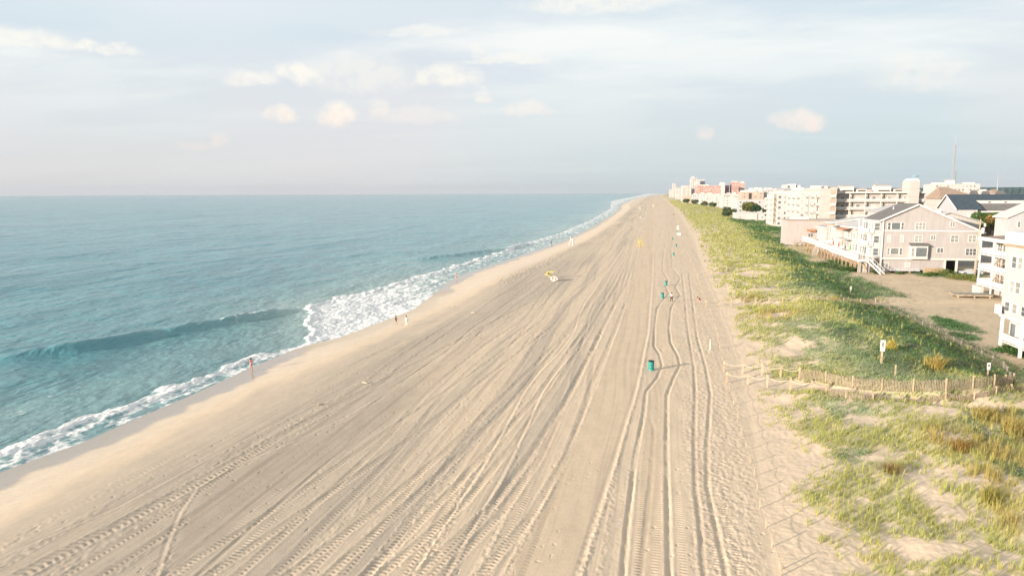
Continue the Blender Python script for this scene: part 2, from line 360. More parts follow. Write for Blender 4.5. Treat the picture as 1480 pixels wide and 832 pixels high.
z = z + smooth((ds - 14) / 12) * .27 * noise((wx + 5 * fbm(wy / 70., wx / 90., 411, 1)) / 13., wy / 45., 412)
z = z + smooth(ds / 4.) * .035 * fbm(wx / .9, wy / 1.3, 415, 2)
sw_n = 1 + .25 * fbm(wy / 9., wx / 3., 461, 2)
z = z + smooth((ds - 30) / 20) * .5 * np.clip(noise((wx + 6 * fbm(wy / 90., wx / 120., 463, 1)) / 16., wy / 70., 465) - .05, 0, 1)
z = z + crest(swell, 1.15, 1.3, 3.6, 10) * sw_n + crest(swell2, .8, 1.6, 4., 12) + crest(swell3, .35, 1., 2.6, 6)
FX = np.interp(wy, *foam_out); fo = wx - FX + .9 * fbm(wx / 2., wy / 2.6, 421, 3) + 1.4 * noise(wy / 7., wy * 0, 423)
wid = np.maximum(-FX + S_(wy), 2)
band = smooth((fo + .4) / 1.2)
front = np.exp(-((fo - .9) / 1.1) ** 2)
inner = np.clip(fo / wid, 0, 1)
surge = np.interp(wy, [0, 84, 92, 104, 125, 165, 185, 230, 400, 900, 3000], [.62, .64, .80, .86, .80, .60, .52, .56, .6, .75, .8])
surge = surge * (1 - .38 * inner * np.interp(wy, [0, 80, 92, 120, 150], [1., 1., .0, .0, 1.]))
streak = fbm(wx / 1.2, wy / 3.5, 431, 3)
foam = np.clip(band * (surge + .34 * streak) + .40 * front * band, 0, 1.2)
lip = crest(swell, 1., .5, .35, 6) * smooth((wy - 93) / 8.) ; foam = np.maximum(foam, lip * (.7 + .5 * streak)); foam = np.maximum(foam, .36 * crest(swell, 1., 5., .4, 8) * smooth((wy - 84) / 14.) * smooth(.6 + streak))
outer = smooth((ds - 20) / 10) * 0 + .30 * smooth((noise(wx / 6., wy / 16., 441) - .1) * 2) * smooth((14 - np.abs(fo + 7)) / 8.) * (wy < 500)
foam = np.maximum(foam, outer * smooth(.5 + streak))
s2 = crest(swell2, 1., 1.2, .8, 6) * .9; foam = np.maximum(foam, s2 * smooth((wy - 245) / 20.) * .9)
z = z + band * .22 * np.clip(front + .3 * streak, 0, 1) * smooth(ds / 2.) * np.interp(wy, [0, 300], [1, 1.5])
z = z + .05 * band * smooth(ds / 1.) * fbm(wx / .6, wy / .7, 451, 2)
shal = np.exp(-np.maximum(ds - wid, 0) / 20.)
z = np.where(ds < 0, SEA + .012, z)
water = grid_mesh('water', wx, wy, z, (ds > -3.), [('foam', foam), ('shal', shal)], [])
water['kind'] = 'structure'
m_, nt, b = mat('sea_water')
af = N(nt, 'ShaderNodeAttribute', attribute_name='foam').outputs['Fac']; ash = N(nt, 'ShaderNodeAttribute', attribute_name='shal').outputs['Fac']
g = N(nt, 'ShaderNodeNewGeometry'); pos = g.outputs['Position']
mp = N(nt, 'ShaderNodeMapping'); nt.links.new(pos, mp.inputs['Vector']); mp.inputs['Scale'].default_value = (1, .55, 1)
w1 = noi(nt, mp.outputs[0], .75, 6, .68); w2 = noi(nt, mp.outputs[0], .12, 4, .6); w3 = noi(nt, mp.outputs[0], .02, 3, .5)
hgt = mathn(nt, 'ADD', mathn(nt, 'MULTIPLY', w1, .5), mathn(nt, 'ADD', mathn(nt, 'MULTIPLY', w2, 3.6), mathn(nt, 'MULTIPLY', w3, 6.)))
bp = N(nt, 'ShaderNodeBump'); bp.inputs['Strength'].default_value = 1.; bp.inputs['Distance'].default_value = .9; nt.links.new(hgt, bp.inputs['Height'])
vo = N(nt, 'ShaderNodeTexVoronoi', feature='F1'); vo.inputs['Scale'].default_value = 1.6
wp = N(nt, 'ShaderNodeVectorMath', operation='ADD'); nn = N(nt, 'ShaderNodeTexNoise'); nn.inputs['Scale'].default_value = 1.1; nn.inputs['Detail'].default_value = 3; nt.links.new(pos, nn.inputs['Vector'])
nt.links.new(pos, wp.inputs[0]); nt.links.new(nn.outputs['Color'], wp.inputs[1]); nt.links.new(wp.outputs[0], vo.inputs['Vector'])
f1 = noi(nt, pos, 2.2, 5, .7)
ft = mathn(nt, 'ADD', mathn(nt, 'MULTIPLY', vo.outputs['Distance'], .55), mathn(nt, 'MULTIPLY', f1, .75))
thr = mathn(nt, 'SUBTRACT', 1.12, mathn(nt, 'MULTIPLY', af, 1.0))
fm = remap(nt, mathn(nt, 'SUBTRACT', ft, thr), -.16, .30)
fm = mathn(nt, 'MULTIPLY', fm, remap(nt, af, .02, .25))
body = mixc(nt, ash, (.07, .25, .29), (.27, .365, .335)); body = mixc(nt, remap(nt, w3, .35, .7, 0, .6), body, (.035, .185, .23))
colr = mixc(nt, fm, body, (.68, .675, .665))
nt.links.new(colr, b.inputs['Base Color'])
nt.links.new(remap(nt, fm, 0, .6, .16, .9), b.inputs['Roughness']); b.inputs['IOR'].default_value = 1.33
nt.links.new(bp.outputs[0], b.inputs['Normal'])
water.data.materials.append(m_)
del wx, wy, z, far, foam
# ------------------------------------------------------------------ light and sky
SUN_EL = 11.; SUN_BEAR = 48.            # light travels towards +y turned 48 deg to +x
sd = bpy.data.lights.new('sun', 'SUN'); sd.energy = 3.5; sd.angle = R(1.2); sd.color = (1., .855, .72)
so = bpy.data.objects.new('sun', sd); COL.objects.link(so)
dirv = Vector((math.sin(R(SUN_BEAR)) * math.cos(R(SUN_EL)), math.cos(R(SUN_BEAR)) * math.cos(R(SUN_EL)), -math.sin(R(SUN_EL))))
so.rotation_euler = dirv.to_track_quat('-Z', 'Y').to_euler(); so.location = (-60, -60, 60)
w = bpy.data.worlds.new('World'); sc.world = w; w.use_nodes = True; nt = w.node_tree
bg = nt.nodes['Background']
sky = N(nt, 'ShaderNodeTexSky', sky_type='NISHITA'); sky.sun_disc = False; sky.sun_elevation = R(SUN_EL)
sky.sun_rotation = R(180 + SUN_BEAR); sky.altitude = 0; sky.air_density = 1.; sky.dust_density = 2.; sky.ozone_density = 1.5
tc = N(nt, 'ShaderNodeTexCoord'); dv = N(nt, 'ShaderNodeVectorMath', operation='NORMALIZE'); nt.links.new(tc.outputs['Generated'], dv.inputs[0]); dv = dv.outputs[0]
sp = N(nt, 'ShaderNodeSeparateXYZ'); nt.links.new(dv, sp.inputs[0]); X_, Y_, Z_ = sp.outputs
def skyc(c_): return tuple(float(v) for v in lin(c_) / EXPO)
EXPO = 2 ** 1.45
# elevation colours of the hazy morning air
rp = N(nt, 'ShaderNodeValToRGB'); cr = rp.color_ramp
stops = [(0, (206,215,220)), (.04, (212,218,221)), (.11, (216,221,225)), (.20, (213,222,229)), (.33, (218,227,232)), (.55, (224,232,235)), (1, (220,228,236))]
cr.elements[0].position = 0; cr.elements[0].color = (*skyc(stops[0][1]), 1); cr.elements[1].position = 1; cr.elements[1].color = (*skyc(stops[-1][1]), 1)
for p_, c_ in stops[1:-1]: e = cr.elements.new(p_); e.color = (*skyc(c_), 1)
nt.links.new(mathn(nt, 'MAXIMUM', Z_, 0), rp.inputs[0])
# bluer to the right (over the town), pinker over the sea
side = mathn(nt, 'ADD', mathn(nt, 'MULTIPLY', X_, .98), mathn(nt, 'MULTIPLY', Y_, .2))
base = mixc(nt, mathn(nt, 'MULTIPLY', remap(nt, side, -.25, .65), remap(nt, Z_, .0, .16, .75, .25)), rp.outputs[0], skyc((180,205,214)))
base = mixc(nt, mathn(nt, 'MULTIPLY', remap(nt, side, .1, -.5), remap(nt, Z_, .02, .10, .7, .0)), base, skyc((222,218,219)))
nsk = N(nt, 'ShaderNodeVectorMath', operation='SCALE'); nt.links.new(sky.outputs[0], nsk.inputs[0]); nsk.inputs['Scale'].default_value = .08
base = mixc(nt, .08, base, nsk.outputs[0])
# cloud plane coordinates
zz = mathn(nt, 'ADD', mathn(nt, 'MAXIMUM', Z_, 0), .07)
cu = N(nt, 'ShaderNodeCombineXYZ'); nt.links.new(mathn(nt, 'DIVIDE', X_, zz), cu.inputs[0]); nt.links.new(mathn(nt, 'DIVIDE', Y_, zz), cu.inputs[1]); cu.inputs[2].default_value = 3.3
mpp = N(nt, 'ShaderNodeMapping'); mpp.inputs['Rotation'].default_value = (0, 0, R(35)); mpp.inputs['Scale'].default_value = (.7, 1.25, 1); nt.links.new(cu.outputs[0], mpp.inputs[0])
c1 = noi(nt, mpp.outputs[0], .55, 7, .58); c2 = noi(nt, cu.outputs[0], .28, 5, .55)
cir = mathn(nt, 'MULTIPLY', remap(nt, mathn(nt, 'ADD', mathn(nt, 'MULTIPLY', c1, .7), mathn(nt, 'MULTIPLY', c2, .3)), .43, .58), remap(nt, Z_, .06, .22, .12, 1.0))
base = mixc(nt, mathn(nt, 'MULTIPLY', cir, .9), base, skyc((239,241,238)))
shd = mathn(nt, 'MULTIPLY', remap(nt, c2, .42, .30), remap(nt, Z_, .04, .16, .2, .5)); base = mixc(nt, shd, base, skyc((196,213,223)))
pk = noi(nt, dv, 2.6, 3, .5); base = mixc(nt, mathn(nt, 'MULTIPLY', remap(nt, pk, .48, .68), remap(nt, Z_, .30, .05, 0, .32)), base, skyc((224,217,220)))
# named cumulus puffs: direction, size, brightness
PUFF = [(432,112,32,15,.8),(365,119,30,10,.7),(520,112,70,28,.45),(640,114,48,18,.75),(484,168,24,19,1.),(409,171,20,13,.95),(550,160,16,16,.55),(605,170,50,12,.35),(698,140,9,12,.6),(760,161,30,11,.55),
        (318,203,12,9,.4),(280,210,20,7,.3),(146,70,34,9,.85),(30,60,50,13,.7),(1160,178,26,14,.8),(1128,174,18,9,.45),(1022,192,11,10,.5),(1330,112,50,26,.4),(0,160,10,8,.0),(735,88,60,7,.5),(860,8,90,16,.6),(605,46,60,7,.45),(690,75,10,10,.4)]
wn = N(nt, 'ShaderNodeTexNoise'); wn.inputs['Scale'].default_value = 16; wn.inputs['Detail'].default_value = 9; wn.inputs['Roughness'].default_value = .65; nt.links.new(dv, wn.inputs['Vector'])
wv = N(nt, 'ShaderNodeVectorMath', operation='MULTIPLY_ADD'); nt.links.new(wn.outputs['Color'], wv.inputs[0]); wv.inputs[1].default_value = (.052, .052, .040); nt.links.new(dv, wv.inputs[2])
tot = None
for px, py, rx, ry, a in PUFF:
    if a <= 0: continue
    d = ray(px, py).normalized(); rr = Vector((d.y, -d.x, 0)).normalized(); uu = rr.cross(d)
    off = N(nt, 'ShaderNodeVectorMath', operation='SUBTRACT'); nt.links.new(wv.outputs[0], off.inputs[0]); off.inputs[1].default_value = d + Vector((.026, .026, .020))
    def dt_(v, s): q = N(nt, 'ShaderNodeVectorMath', operation='DOT_PRODUCT'); nt.links.new(off.outputs[0], q.inputs[0]); q.inputs[1].default_value = v / s; return q.outputs['Value']
    ax = dt_(rr, rx * 1.15 / F); ay = dt_(uu, ry * 1.15 / F)
    # flat base, rounded top
    ayb = mathn(nt, 'MAXIMUM', ay, mathn(nt, 'MULTIPLY', ay, -1.7))
    q = mathn(nt, 'ADD', mathn(nt, 'MULTIPLY', ax, ax), mathn(nt, 'MULTIPLY', ayb, ayb))
    v = mathn(nt, 'MULTIPLY', remap(nt, q, 1.5, .15), a)
    tot = v if tot is None else mathn(nt, 'MAXIMUM', tot, v)
pn = noi(nt, dv, 38., 8, .7); tot = mathn(nt, 'MULTIPLY', tot, remap(nt, pn, .34, .58, .30, 1.))
ctint = mixc(nt, remap(nt, Z_, .05, .17), skyc((246,228,218)), skyc((248,243,232)))
base = mixc(nt, tot, base, ctint)
base = mixc(nt, mathn(nt, 'MULTIPLY', remap(nt, mathn(nt, 'ADD', side, mathn(nt, 'MULTIPLY', c2, .3)), .05, -.35), remap(nt, Z_, .16, .30, 0, .55)), base, skyc((231,237,238)))
nt.links.new(base, bg.inputs['Color']); bg.inputs['Strength'].default_value = 1.13
vs = sc.view_settings; vs.view_transform = 'Standard'; vs.look = 'None'; vs.exposure = math.log2(EXPO); vs.gamma = 1; vs.use_curve_mapping = False
sc.cycles.max_bounces = 6; sc.cycles.diffuse_bounces = 3; sc.cycles.glossy_bounces = 2; sc.cycles.transmission_bounces = 2
sc.cycles.use_denoising = True
# ------------------------------------------------------------------ helpers for things and parts
class MB:
    """collects shapes in scene coordinates; build() links them as ONE mesh object"""
    def __init__(s): s.v = []; s.f = []; s.mi = []; s.cur = 0
    def m(s, i): s.cur = i; return s
    def poly(s, pts, faces):
        n = len(s.v); s.v += [tuple(p) for p in pts]; s.f += [tuple(i + n for i in f) for f in faces]; s.mi += [s.cur] * len(faces); return s
    def box(s, x0, x1, y0, y1, z0, z1):
        if x0 > x1: x0, x1 = x1, x0
        if y0 > y1: y0, y1 = y1, y0
        if z0 > z1: z0, z1 = z1, z0
        return s.poly([(x0,y0,z0),(x1,y0,z0),(x1,y1,z0),(x0,y1,z0),(x0,y0,z1),(x1,y0,z1),(x1,y1,z1),(x0,y1,z1)], [(0,3,2,1),(4,5,6,7),(0,1,5,4),(1,2,6,5),(2,3,7,6),(3,0,4,7)])
    def prism(s, prof, y0, y1):          # profile in x,z swept along y
        n = len(prof); p = [(x, y0, z) for x, z in prof] + [(x, y1, z) for x, z in prof]
        return s.poly(p, [tuple(range(n)), tuple(range(2 * n - 1, n - 1, -1))] + [(i, i + n, (i + 1) % n + n, (i + 1) % n) for i in range(n)])
    def prismx(s, prof, x0, x1):         # profile in y,z swept along x
        n = len(prof); p = [(x0, y, z) for y, z in prof] + [(x1, y, z) for y, z in prof]
        return s.poly(p, [tuple(range(n - 1, -1, -1)), tuple(range(n, 2 * n))] + [(i, (i + 1) % n, (i + 1) % n + n, i + n) for i in range(n)])
    def beam(s, a, b, w, h=None, up_=(0, 0, 1)):
        a = Vector(a); b = Vector(b); h = h or w; d = (b - a).normalized(); u = Vector(up_)
        if abs(d.dot(u)) > .95: u = Vector((1, 0, 0))
        r = d.cross(u).normalized() * w / 2; u = r.cross(d).normalized() * h / 2
        p = [a - r - u, a + r - u, a + r + u, a - r + u, b - r - u, b + r - u, b + r + u, b - r + u]
        return s.poly(p, [(0,1,2,3),(7,6,5,4),(0,4,5,1),(1,5,6,2),(2,6,7,3),(3,7,4,0)])
    def tube(s, pts, rad, n=8, cap=True):
        pts = [Vector(p) for p in pts]; k = len(pts); rad = rad if isinstance(rad, (list, tuple)) else [rad] * k
        ring = []; fs = []; base = []
        for i, p in enumerate(pts):
            d = (pts[min(i + 1, k - 1)] - pts[max(i - 1, 0)]).normalized(); u = Vector((0, 0, 1)) if abs(d.z) < .9 else Vector((1, 0, 0))
            r = d.cross(u).normalized(); u = r.cross(d).normalized()
            for j in range(n): a = 2 * math.pi * j / n; base.append(p + (r * math.cos(a) + u * math.sin(a)) * rad[i])
        for i in range(k - 1):
            for j in range(n): fs.append((i * n + j, i * n + (j + 1) % n, (i + 1) * n + (j + 1) % n, (i + 1) * n + j))
        if cap: fs.append(tuple(range(n - 1, -1, -1))); fs.append(tuple((k - 1) * n + j for j in range(n)))
        return s.poly(base, fs)
    def lathe(s, cx, cy, prof, n=16):    # profile radius,z
        p = [(cx + r * math.cos(2 * math.pi * j / n), cy + r * math.sin(2 * math.pi * j / n), z) for r, z in prof for j in range(n)]
        f = [(i * n + j, i * n + (j + 1) % n, (i + 1) * n + (j + 1) % n, (i + 1) * n + j) for i in range(len(prof) - 1) for j in range(n)]
        return s.poly(p, f)
    def build(s, name, mats, parent=None, smooth_=False, local=False, kind=None, label=None):
        off = Vector((0, 0, 0))
        if parent is not None and not local:
            q = parent
            while q is not None: off += q.location; q = q.parent
        me = bpy.data.meshes.new(name); me.from_pydata([(v[0] - off.x, v[1] - off.y, v[2] - off.z) for v in s.v], [], s.f)
        for mm in (mats if isinstance(mats, (list, tuple)) else [mats]): me.materials.append(mm)
        if any(s.mi): me.polygons.foreach_set('material_index', s.mi)
        if smooth_: me.shade_smooth()
        me.update(); o = bpy.data.objects.new(name, me); COL.objects.link(o)
        if parent is not None: o.parent = parent
        if kind: o['kind'] = kind
        if label: o['label'] = label
        return o
def tag(o, label, cat, group=None):
    o['label'] = label; o['category'] = cat
    if group: o['group'] = group
    return o
def thing(name, label, cat, loc=(0, 0, 0), rotz=0, group=None):
    o = bpy.data.objects.new(name, None); COL.objects.link(o); o.empty_display_size = .3
    o.location = loc; o.rotation_euler = (0, 0, rotz); return tag(o, label, cat, group)
def copy_tree(o, parent=None):
    c = o.copy(); COL.objects.link(c); c.parent = parent
    for ch in list(o.children): copy_tree(ch, c)
    return c
def place(o, x, y, rz=None, label=None, z=None, s=None):
    o.location = (x, y, hz(x, y) if z is None else z)
    if rz is not None: o.rotation_euler = (0, 0, rz)
    if label: o['label'] = label
    if s: o.scale = (s, s, s)
    return o

# ------------------------------------------------------------------ materials
def plain(name, col, rough_=.7, spec=.3, var=.12, scale=3., bump=0., metal=0.):
    m_, nt, b = mat(name); g = N(nt, 'ShaderNodeTexCoord'); n_ = noi(nt, g.outputs['Object'], scale, 4, .6); oi = N(nt, 'ShaderNodeObjectInfo')
    k = mathn(nt, 'ADD', remap(nt, n_, .3, .7, 1 - var, 1 + var * .5), mathn(nt, 'MULTIPLY', oi.outputs['Random'], .05))
    c_ = N(nt, 'ShaderNodeVectorMath', operation='SCALE'); c_.inputs[0].default_value = col; nt.links.new(k, c_.inputs['Scale'])
    nt.links.new(c_.outputs[0], b.inputs['Base Color']); b.inputs['Roughness'].default_value = rough_; b.inputs['Specular IOR Level'].default_value = spec; b.inputs['Metallic'].default_value = metal
    if bump: bp = N(nt, 'ShaderNodeBump'); bp.inputs['Strength'].default_value = bump; bp.inputs['Distance'].default_value = .05; nt.links.new(n_, bp.inputs['Height']); nt.links.new(bp.outputs[0], b.inputs['Normal'])
    return m_
def siding(name, col, pitch_=.16, dirt=.10):
    """painted clapboard: overlapping boards with dirt that runs down the wall"""
    m_, nt, b = mat(name); g = N(nt, 'ShaderNodeTexCoord'); o = g.outputs['Object']; sp = N(nt, 'ShaderNodeSeparateXYZ'); nt.links.new(o, sp.inputs[0])
    fr = mathn(nt, 'FRACT', mathn(nt, 'DIVIDE', sp.outputs[2], pitch_)); gap = remap(nt, fr, 0., .16)
    mp = N(nt, 'ShaderNodeMapping'); mp.inputs['Scale'].default_value = (1.5, 1.5, .25); nt.links.new(o, mp.inputs[0]); n_ = noi(nt, mp.outputs[0], 1., 5, .65); n2 = noi(nt, o, .35, 2, .5)
    k = mathn(nt, 'MULTIPLY', remap(nt, n_, .3, .7, 1 - dirt, 1.03), remap(nt, n2, .3, .7, 1 - dirt * .5, 1.)); k = mathn(nt, 'MULTIPLY', k, mathn(nt, 'ADD', mathn(nt, 'MULTIPLY', gap, .16), .84))
    c_ = N(nt, 'ShaderNodeVectorMath', operation='SCALE'); c_.inputs[0].default_value = col; nt.links.new(k, c_.inputs['Scale'])
    nt.links.new(c_.outputs[0], b.inputs['Base Color']); b.inputs['Roughness'].default_value = .7; b.inputs['Specular IOR Level'].default_value = .25
    bp = N(nt, 'ShaderNodeBump'); bp.inputs['Strength'].default_value = .6; bp.inputs['Distance'].default_value = .02; nt.links.new(mathn(nt, 'SUBTRACT', 1., fr), bp.inputs['Height']); nt.links.new(bp.outputs[0], b.inputs['Normal'])
    return m_
def shingle(name, col):
    m_, nt, b = mat(name); g = N(nt, 'ShaderNodeTexCoord'); o = g.outputs['Object']
    br = N(nt, 'ShaderNodeTexBrick'); br.inputs['Scale'].default_value = 1.; br.inputs['Brick Width'].default_value = .6; br.inputs['Row Height'].default_value = .28; br.inputs['Mortar Size'].default_value = .02
    nt.links.new(o, br.inputs['Vector']); br.inputs['Color1'].default_value = (*[v * .85 for v in col], 1); br.inputs['Color2'].default_value = (*[v * 1.15 for v in col], 1); br.inputs['Mortar'].default_value = (*[v * .5 for v in col], 1)
    n_ = noi(nt, o, .8, 5, .6); nt.links.new(mixc(nt, remap(nt, n_, .35, .7, 0, .35), br.outputs['Color'], tuple(v * 1.5 for v in col)), b.inputs['Base Color']); b.inputs['Roughness'].default_value = .85
    return m_
def glassm(name, col, curtain):
    m_, nt, b = mat(name); oi = N(nt, 'ShaderNodeObjectInfo'); g = N(nt, 'ShaderNodeTexCoord'); n_ = noi(nt, g.outputs['Object'], 1.2, 2)
    f = mathn(nt, 'ADD', mathn(nt, 'MULTIPLY', oi.outputs['Random'], .7), mathn(nt, 'MULTIPLY', n_, .3))
    nt.links.new(mixc(nt, remap(nt, f, .35, .75), col, curtain), b.inputs['Base Color']); b.inputs['Roughness'].default_value = .12; b.inputs['Specular IOR Level'].default_value = .6
    return m_
M = dict(
    white=siding('white_siding', (.48, .47, .455)), white2=siding('cream_siding', (.48, .455, .43)), mauve=siding('mauve_siding', (.385, .36, .345), .2), pink=siding('pale_pink_siding', (.44, .385, .36)),
    grey=siding('grey_siding', (.40, .41, .43)), palegrey=siding('pale_grey_siding', (.42, .425, .43)), tan=siding('tan_stucco', (.42, .34, .27), 3.1), beige=siding('beige_stucco', (.46, .425, .39), 2.9), red=siding('salmon_stucco', (.41, .225, .185), 3.0, .06), pinky=siding('pink_stucco', (.46, .32, .27), 3.0),
    trim=plain('white_trim', (.60, .59, .57), .5, .4, .06), trimw=plain('warm_white_paint', (.54, .51, .47), .6, .3, .08), conc=plain('pale_concrete', (.50, .47, .43), .85, .2, .15, 1.5), roofg=shingle('grey_shingle', (.13, .125, .12)), roofn=shingle('dark_slate_shingle', (.035, .055, .075)),
    roofb=shingle('brown_shingle', (.27, .20, .15)), roofw=plain('pale_metal_roof', (.42, .40, .38), .45, .5, .10, .6), flat=plain('pale_roof_membrane', (.42, .38, .34), .85, .2, .2, .5), terra=plain('terracotta_canopy', (.40, .20, .11), .7, .3), glass=glassm('window_glass', (.10, .105, .105), (.42, .41, .38)), glassb=glassm('sea_reflecting_glass', (.12, .14, .145), (.48, .45, .40)),
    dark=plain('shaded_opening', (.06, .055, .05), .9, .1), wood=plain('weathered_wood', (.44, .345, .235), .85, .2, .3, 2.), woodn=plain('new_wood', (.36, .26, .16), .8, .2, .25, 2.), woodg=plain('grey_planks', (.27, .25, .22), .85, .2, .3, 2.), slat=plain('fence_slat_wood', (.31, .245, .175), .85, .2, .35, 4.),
    slatg=plain('weathered_grey_slats', (.22, .19, .15), .9, .1, .35, 4.), rope=plain('pale_rope', (.55, .47, .36), .9, .1), teal=plain('teal_plastic', (.018, .23, .20), .45, .4, .1), black=plain('black_plastic', (.02, .02, .022), .6, .3), yellow=plain('yellow_paint', (.66, .52, .12), .55, .4), metal=plain('grey_metal', (.42, .42, .42), .5, .5, .1, 3., 0., .3), steel=plain('dull_steel', (.30, .31, .33), .5, .4),
    skin=plain('skin', (.48, .27, .19), .6, .3, .05), hair=plain('dark_hair', (.025, .015, .01), .6, .3), pinkc=plain('pink_fabric', (.70, .28, .30), .8, .2), blackc=plain('black_fabric', (.02, .02, .028), .85, .2), whitec=plain('white_fabric', (.78, .74, .70), .85, .2), brownc=plain('rust_fabric', (.22, .06, .04), .85, .2),
    silver=plain('silver_car_paint', (.40, .43, .46), .25, .6, .03), blue=plain('blue_car_paint', (.04, .15, .28), .25, .6, .03), tyre=plain('tyre_rubber', (.02, .02, .02), .8, .2), lamp=plain('clear_lamp', (.6, .6, .6), .2, .6), redc=plain('red_canvas', (.62, .08, .07), .8, .2), greenc=plain('green_canvas', (.10, .30, .12), .8, .2), bluedish=plain('pale_blue_paint', (.25, .48, .60), .5, .4), transf=plain('grey_transformer', (.55, .56, .56), .5, .4))

# ------------------------------------------------------------------ window, shared meshes. dirn 'S' faces the camera side (-y), 'W' the sea (-x)
_wc = {}
def window(root, dirn, a, b_, z, w_, h_, n=1, name='window', glass='glass', frame='trim', big=False):
    """a = wall plane, b_ = centre along the wall, z = sill; n = number of lights side by side"""
    key = (dirn, round(w_, 2), round(h_, 2), n, glass, frame)
    if key not in _wc:
        fr = MB(); pn = MB(); t = .11
        def bx(mb, u0, u1, d0, d1, z0, z1):
            if dirn == 'S': mb.box(u0, u1, -d1, -d0, z0, z1)
            else: mb.box(-d1, -d0, u0, u1, z0, z1)
        W = w_ / 2
        bx(fr, -W, W, 0, .07, -t, 0); bx(fr, -W, W, 0, .07, h_, h_ + t); bx(fr, -W - t, -W, 0, .07, -t, h_ + t); bx(fr, W, W + t, 0, .07, -t, h_ + t)
        for k in range(1, n): u = -W + w_ * k / n; bx(fr, u - .05, u + .05, 0, .06, 0, h_)
        if not big: bx(fr, -W, W, .021, .045, h_ * .48, h_ * .52)
        bx(pn, -W, W, .004, .02, 0, h_)
        _wc[key] = (fr.build('tmp', M[frame]).data, pn.build('tmp', M[glass]).data)
        for o in [o for o in COL.objects if o.name.startswith('tmp')]: bpy.data.objects.remove(o)
    f, p = _wc[key]; o = bpy.data.objects.new(name, f); COL.objects.link(o); o.parent = root
    L = root.location; o.location = (b_ - L.x, a - L.y, z - L.z) if dirn == 'S' else (a - L.x, b_ - L.y, z - L.z)
    q = bpy.data.objects.new('pane', p); COL.objects.link(q); q.parent = o; return o
def windows(root, dirn, a, bs, zs, w_, h_, n=1, **k):
    for z in zs:
        for b_ in bs: window(root, dirn, a, b_, z, w_, h_, n, **k)
def rail_mb(mb, pts, h_=1.05, step=.14, post=1.8, solid=False):
    for a, b_ in zip(pts[:-1], pts[1:]):
        a = Vector(a); b_ = Vector(b_); L = (b_ - a).length; d = (b_ - a) / L
        mb.beam(a + Vector((0, 0, h_)), b_ + Vector((0, 0, h_)), .10, .07); mb.beam(a + Vector((0, 0, .12)), b_ + Vector((0, 0, .12)), .05, .06)
        if solid: mb.beam(a + Vector((0, 0, h_ * .5 + .08)), b_ + Vector((0, 0, h_ * .5 + .08)), .04, h_ - .3)
        else:
            k = max(1, int(L / step))
            for i in range(k): p = a + d * (i + .5) * L / k; mb.beam(p + Vector((0, 0, .15)), p + Vector((0, 0, h_ - .03)), .035)
        k = max(1, round(L / post))
        for i in range(k + 1): p = a + d * i * L / k; mb.beam(p, p + Vector((0, 0, h_ + .06)), .10)
def balcony(root, x0, x1, y0, y1, z, side, mat_='trim', h_=1.05, solid=True, step=.16):
    s = MB().box(x0, x1, y0, y1, z - .18, z).build('balcony', M[mat_], root)
    r = MB(); e = .06
    if side == 'W': pts = [(x1, y0 + e, z), (x0 + e, y0 + e, z), (x0 + e, y1 - e, z), (x1, y1 - e, z)]
    else: pts = [(x0 + e, y1, z), (x0 + e, y0 + e, z), (x1 - e, y0 + e, z), (x1 - e, y1, z)]
    rail_mb(r, pts, h_, step=step, solid=solid); r.build('railing', M[mat_], s); return s
def steps(root, name, top, bot, w_, mat_='trim', n=9, rails=True):
    """open stair between two points"""
    top = Vector(top); bot = Vector(bot); mb = MB(); d = bot - top; hd = Vector((d.x, d.y, 0)).normalized(); sd_ = Vector((-hd.y, hd.x, 0)) * w_ / 2
    for s_ in (-1, 1): mb.beam(top + sd_ * s_, bot + sd_ * s_, .06, .26)
    for i in range(n): p = top + d * (i + .5) / n; mb.beam(p - sd_, p + sd_, .28, .05)
    o = mb.build(name, M[mat_], root)
    if rails:
        r = MB()
        for s_ in (-1, 1):
            a = top + sd_ * s_; c_ = bot + sd_ * s_
            r.beam(a + Vector((0, 0, 1)), c_ + Vector((0, 0, 1)), .07)
            for i in range(n): p = a + (c_ - a) * (i + .5) / n; r.beam(p, p + Vector((0, 0, 1)), .04)
        r.build('railing', M[mat_], o)
    return o
# ------------------------------------------------------------------ the mauve gabled house facing the camera
G0 = .9
h = thing('gabled_house', 'large mauve clapboard house with wide gable and white trim beside the sand lot', 'house', (63.6, 181.5, G0))
X0, X1, Y0, Y1 = 53.2, 74.1, 176., 188.
prof = [(X0, 4.1), (X1, 4.1), (X1, 11.0), (72.9, 11.3), (60.5, 16.9), (X0, 13.5)]
MB().prism(prof, Y0, Y1).build('wall', M['mauve'], h)
MB().box(X0 + .05, 67.0, Y0 + .25, Y1, 1.6, 4.1).build('ground_storey', M['mauve'], h)
for x in (67.2, 69.7, 73.75): MB().box(x - .2, x + .2, Y0 + .1, Y0 + .5, G0 - .3, 4.1).build('pillar', M['trimw'], h)
for x in (54, 57, 60, 63, 66): MB().box(x - .15, x + .15, Y0 + .6, Y0 + .9, G0 - .5, 1.6).build('pile', M['wood'], h)
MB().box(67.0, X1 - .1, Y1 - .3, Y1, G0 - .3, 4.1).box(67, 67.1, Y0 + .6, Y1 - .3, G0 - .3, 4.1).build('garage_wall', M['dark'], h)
r_ = MB(); th = .22
r_.prism([(X0 - .9, 13.05), (60.5, 16.95), (60.5, 16.95 + th), (X0 - .9, 13.05 + th)], Y0 - .45, Y1 + .3)
r_.prism([(60.5, 16.95), (75.0, 10.4), (75.0, 10.4 + th), (60.5, 16.95 + th)], Y0 - .45, Y1 + .3)
rf = r_.build('roof', M['roofg'], h)
t_ = MB(); t_.beam((X0 - .9, Y0 - .5, 13.05), (60.5, Y0 - .5, 16.97), .12, .34, (0, 0, 1)); t_.beam((60.5, Y0 - .5, 16.97), (75.0, Y0 - .5, 10.4), .12, .34)
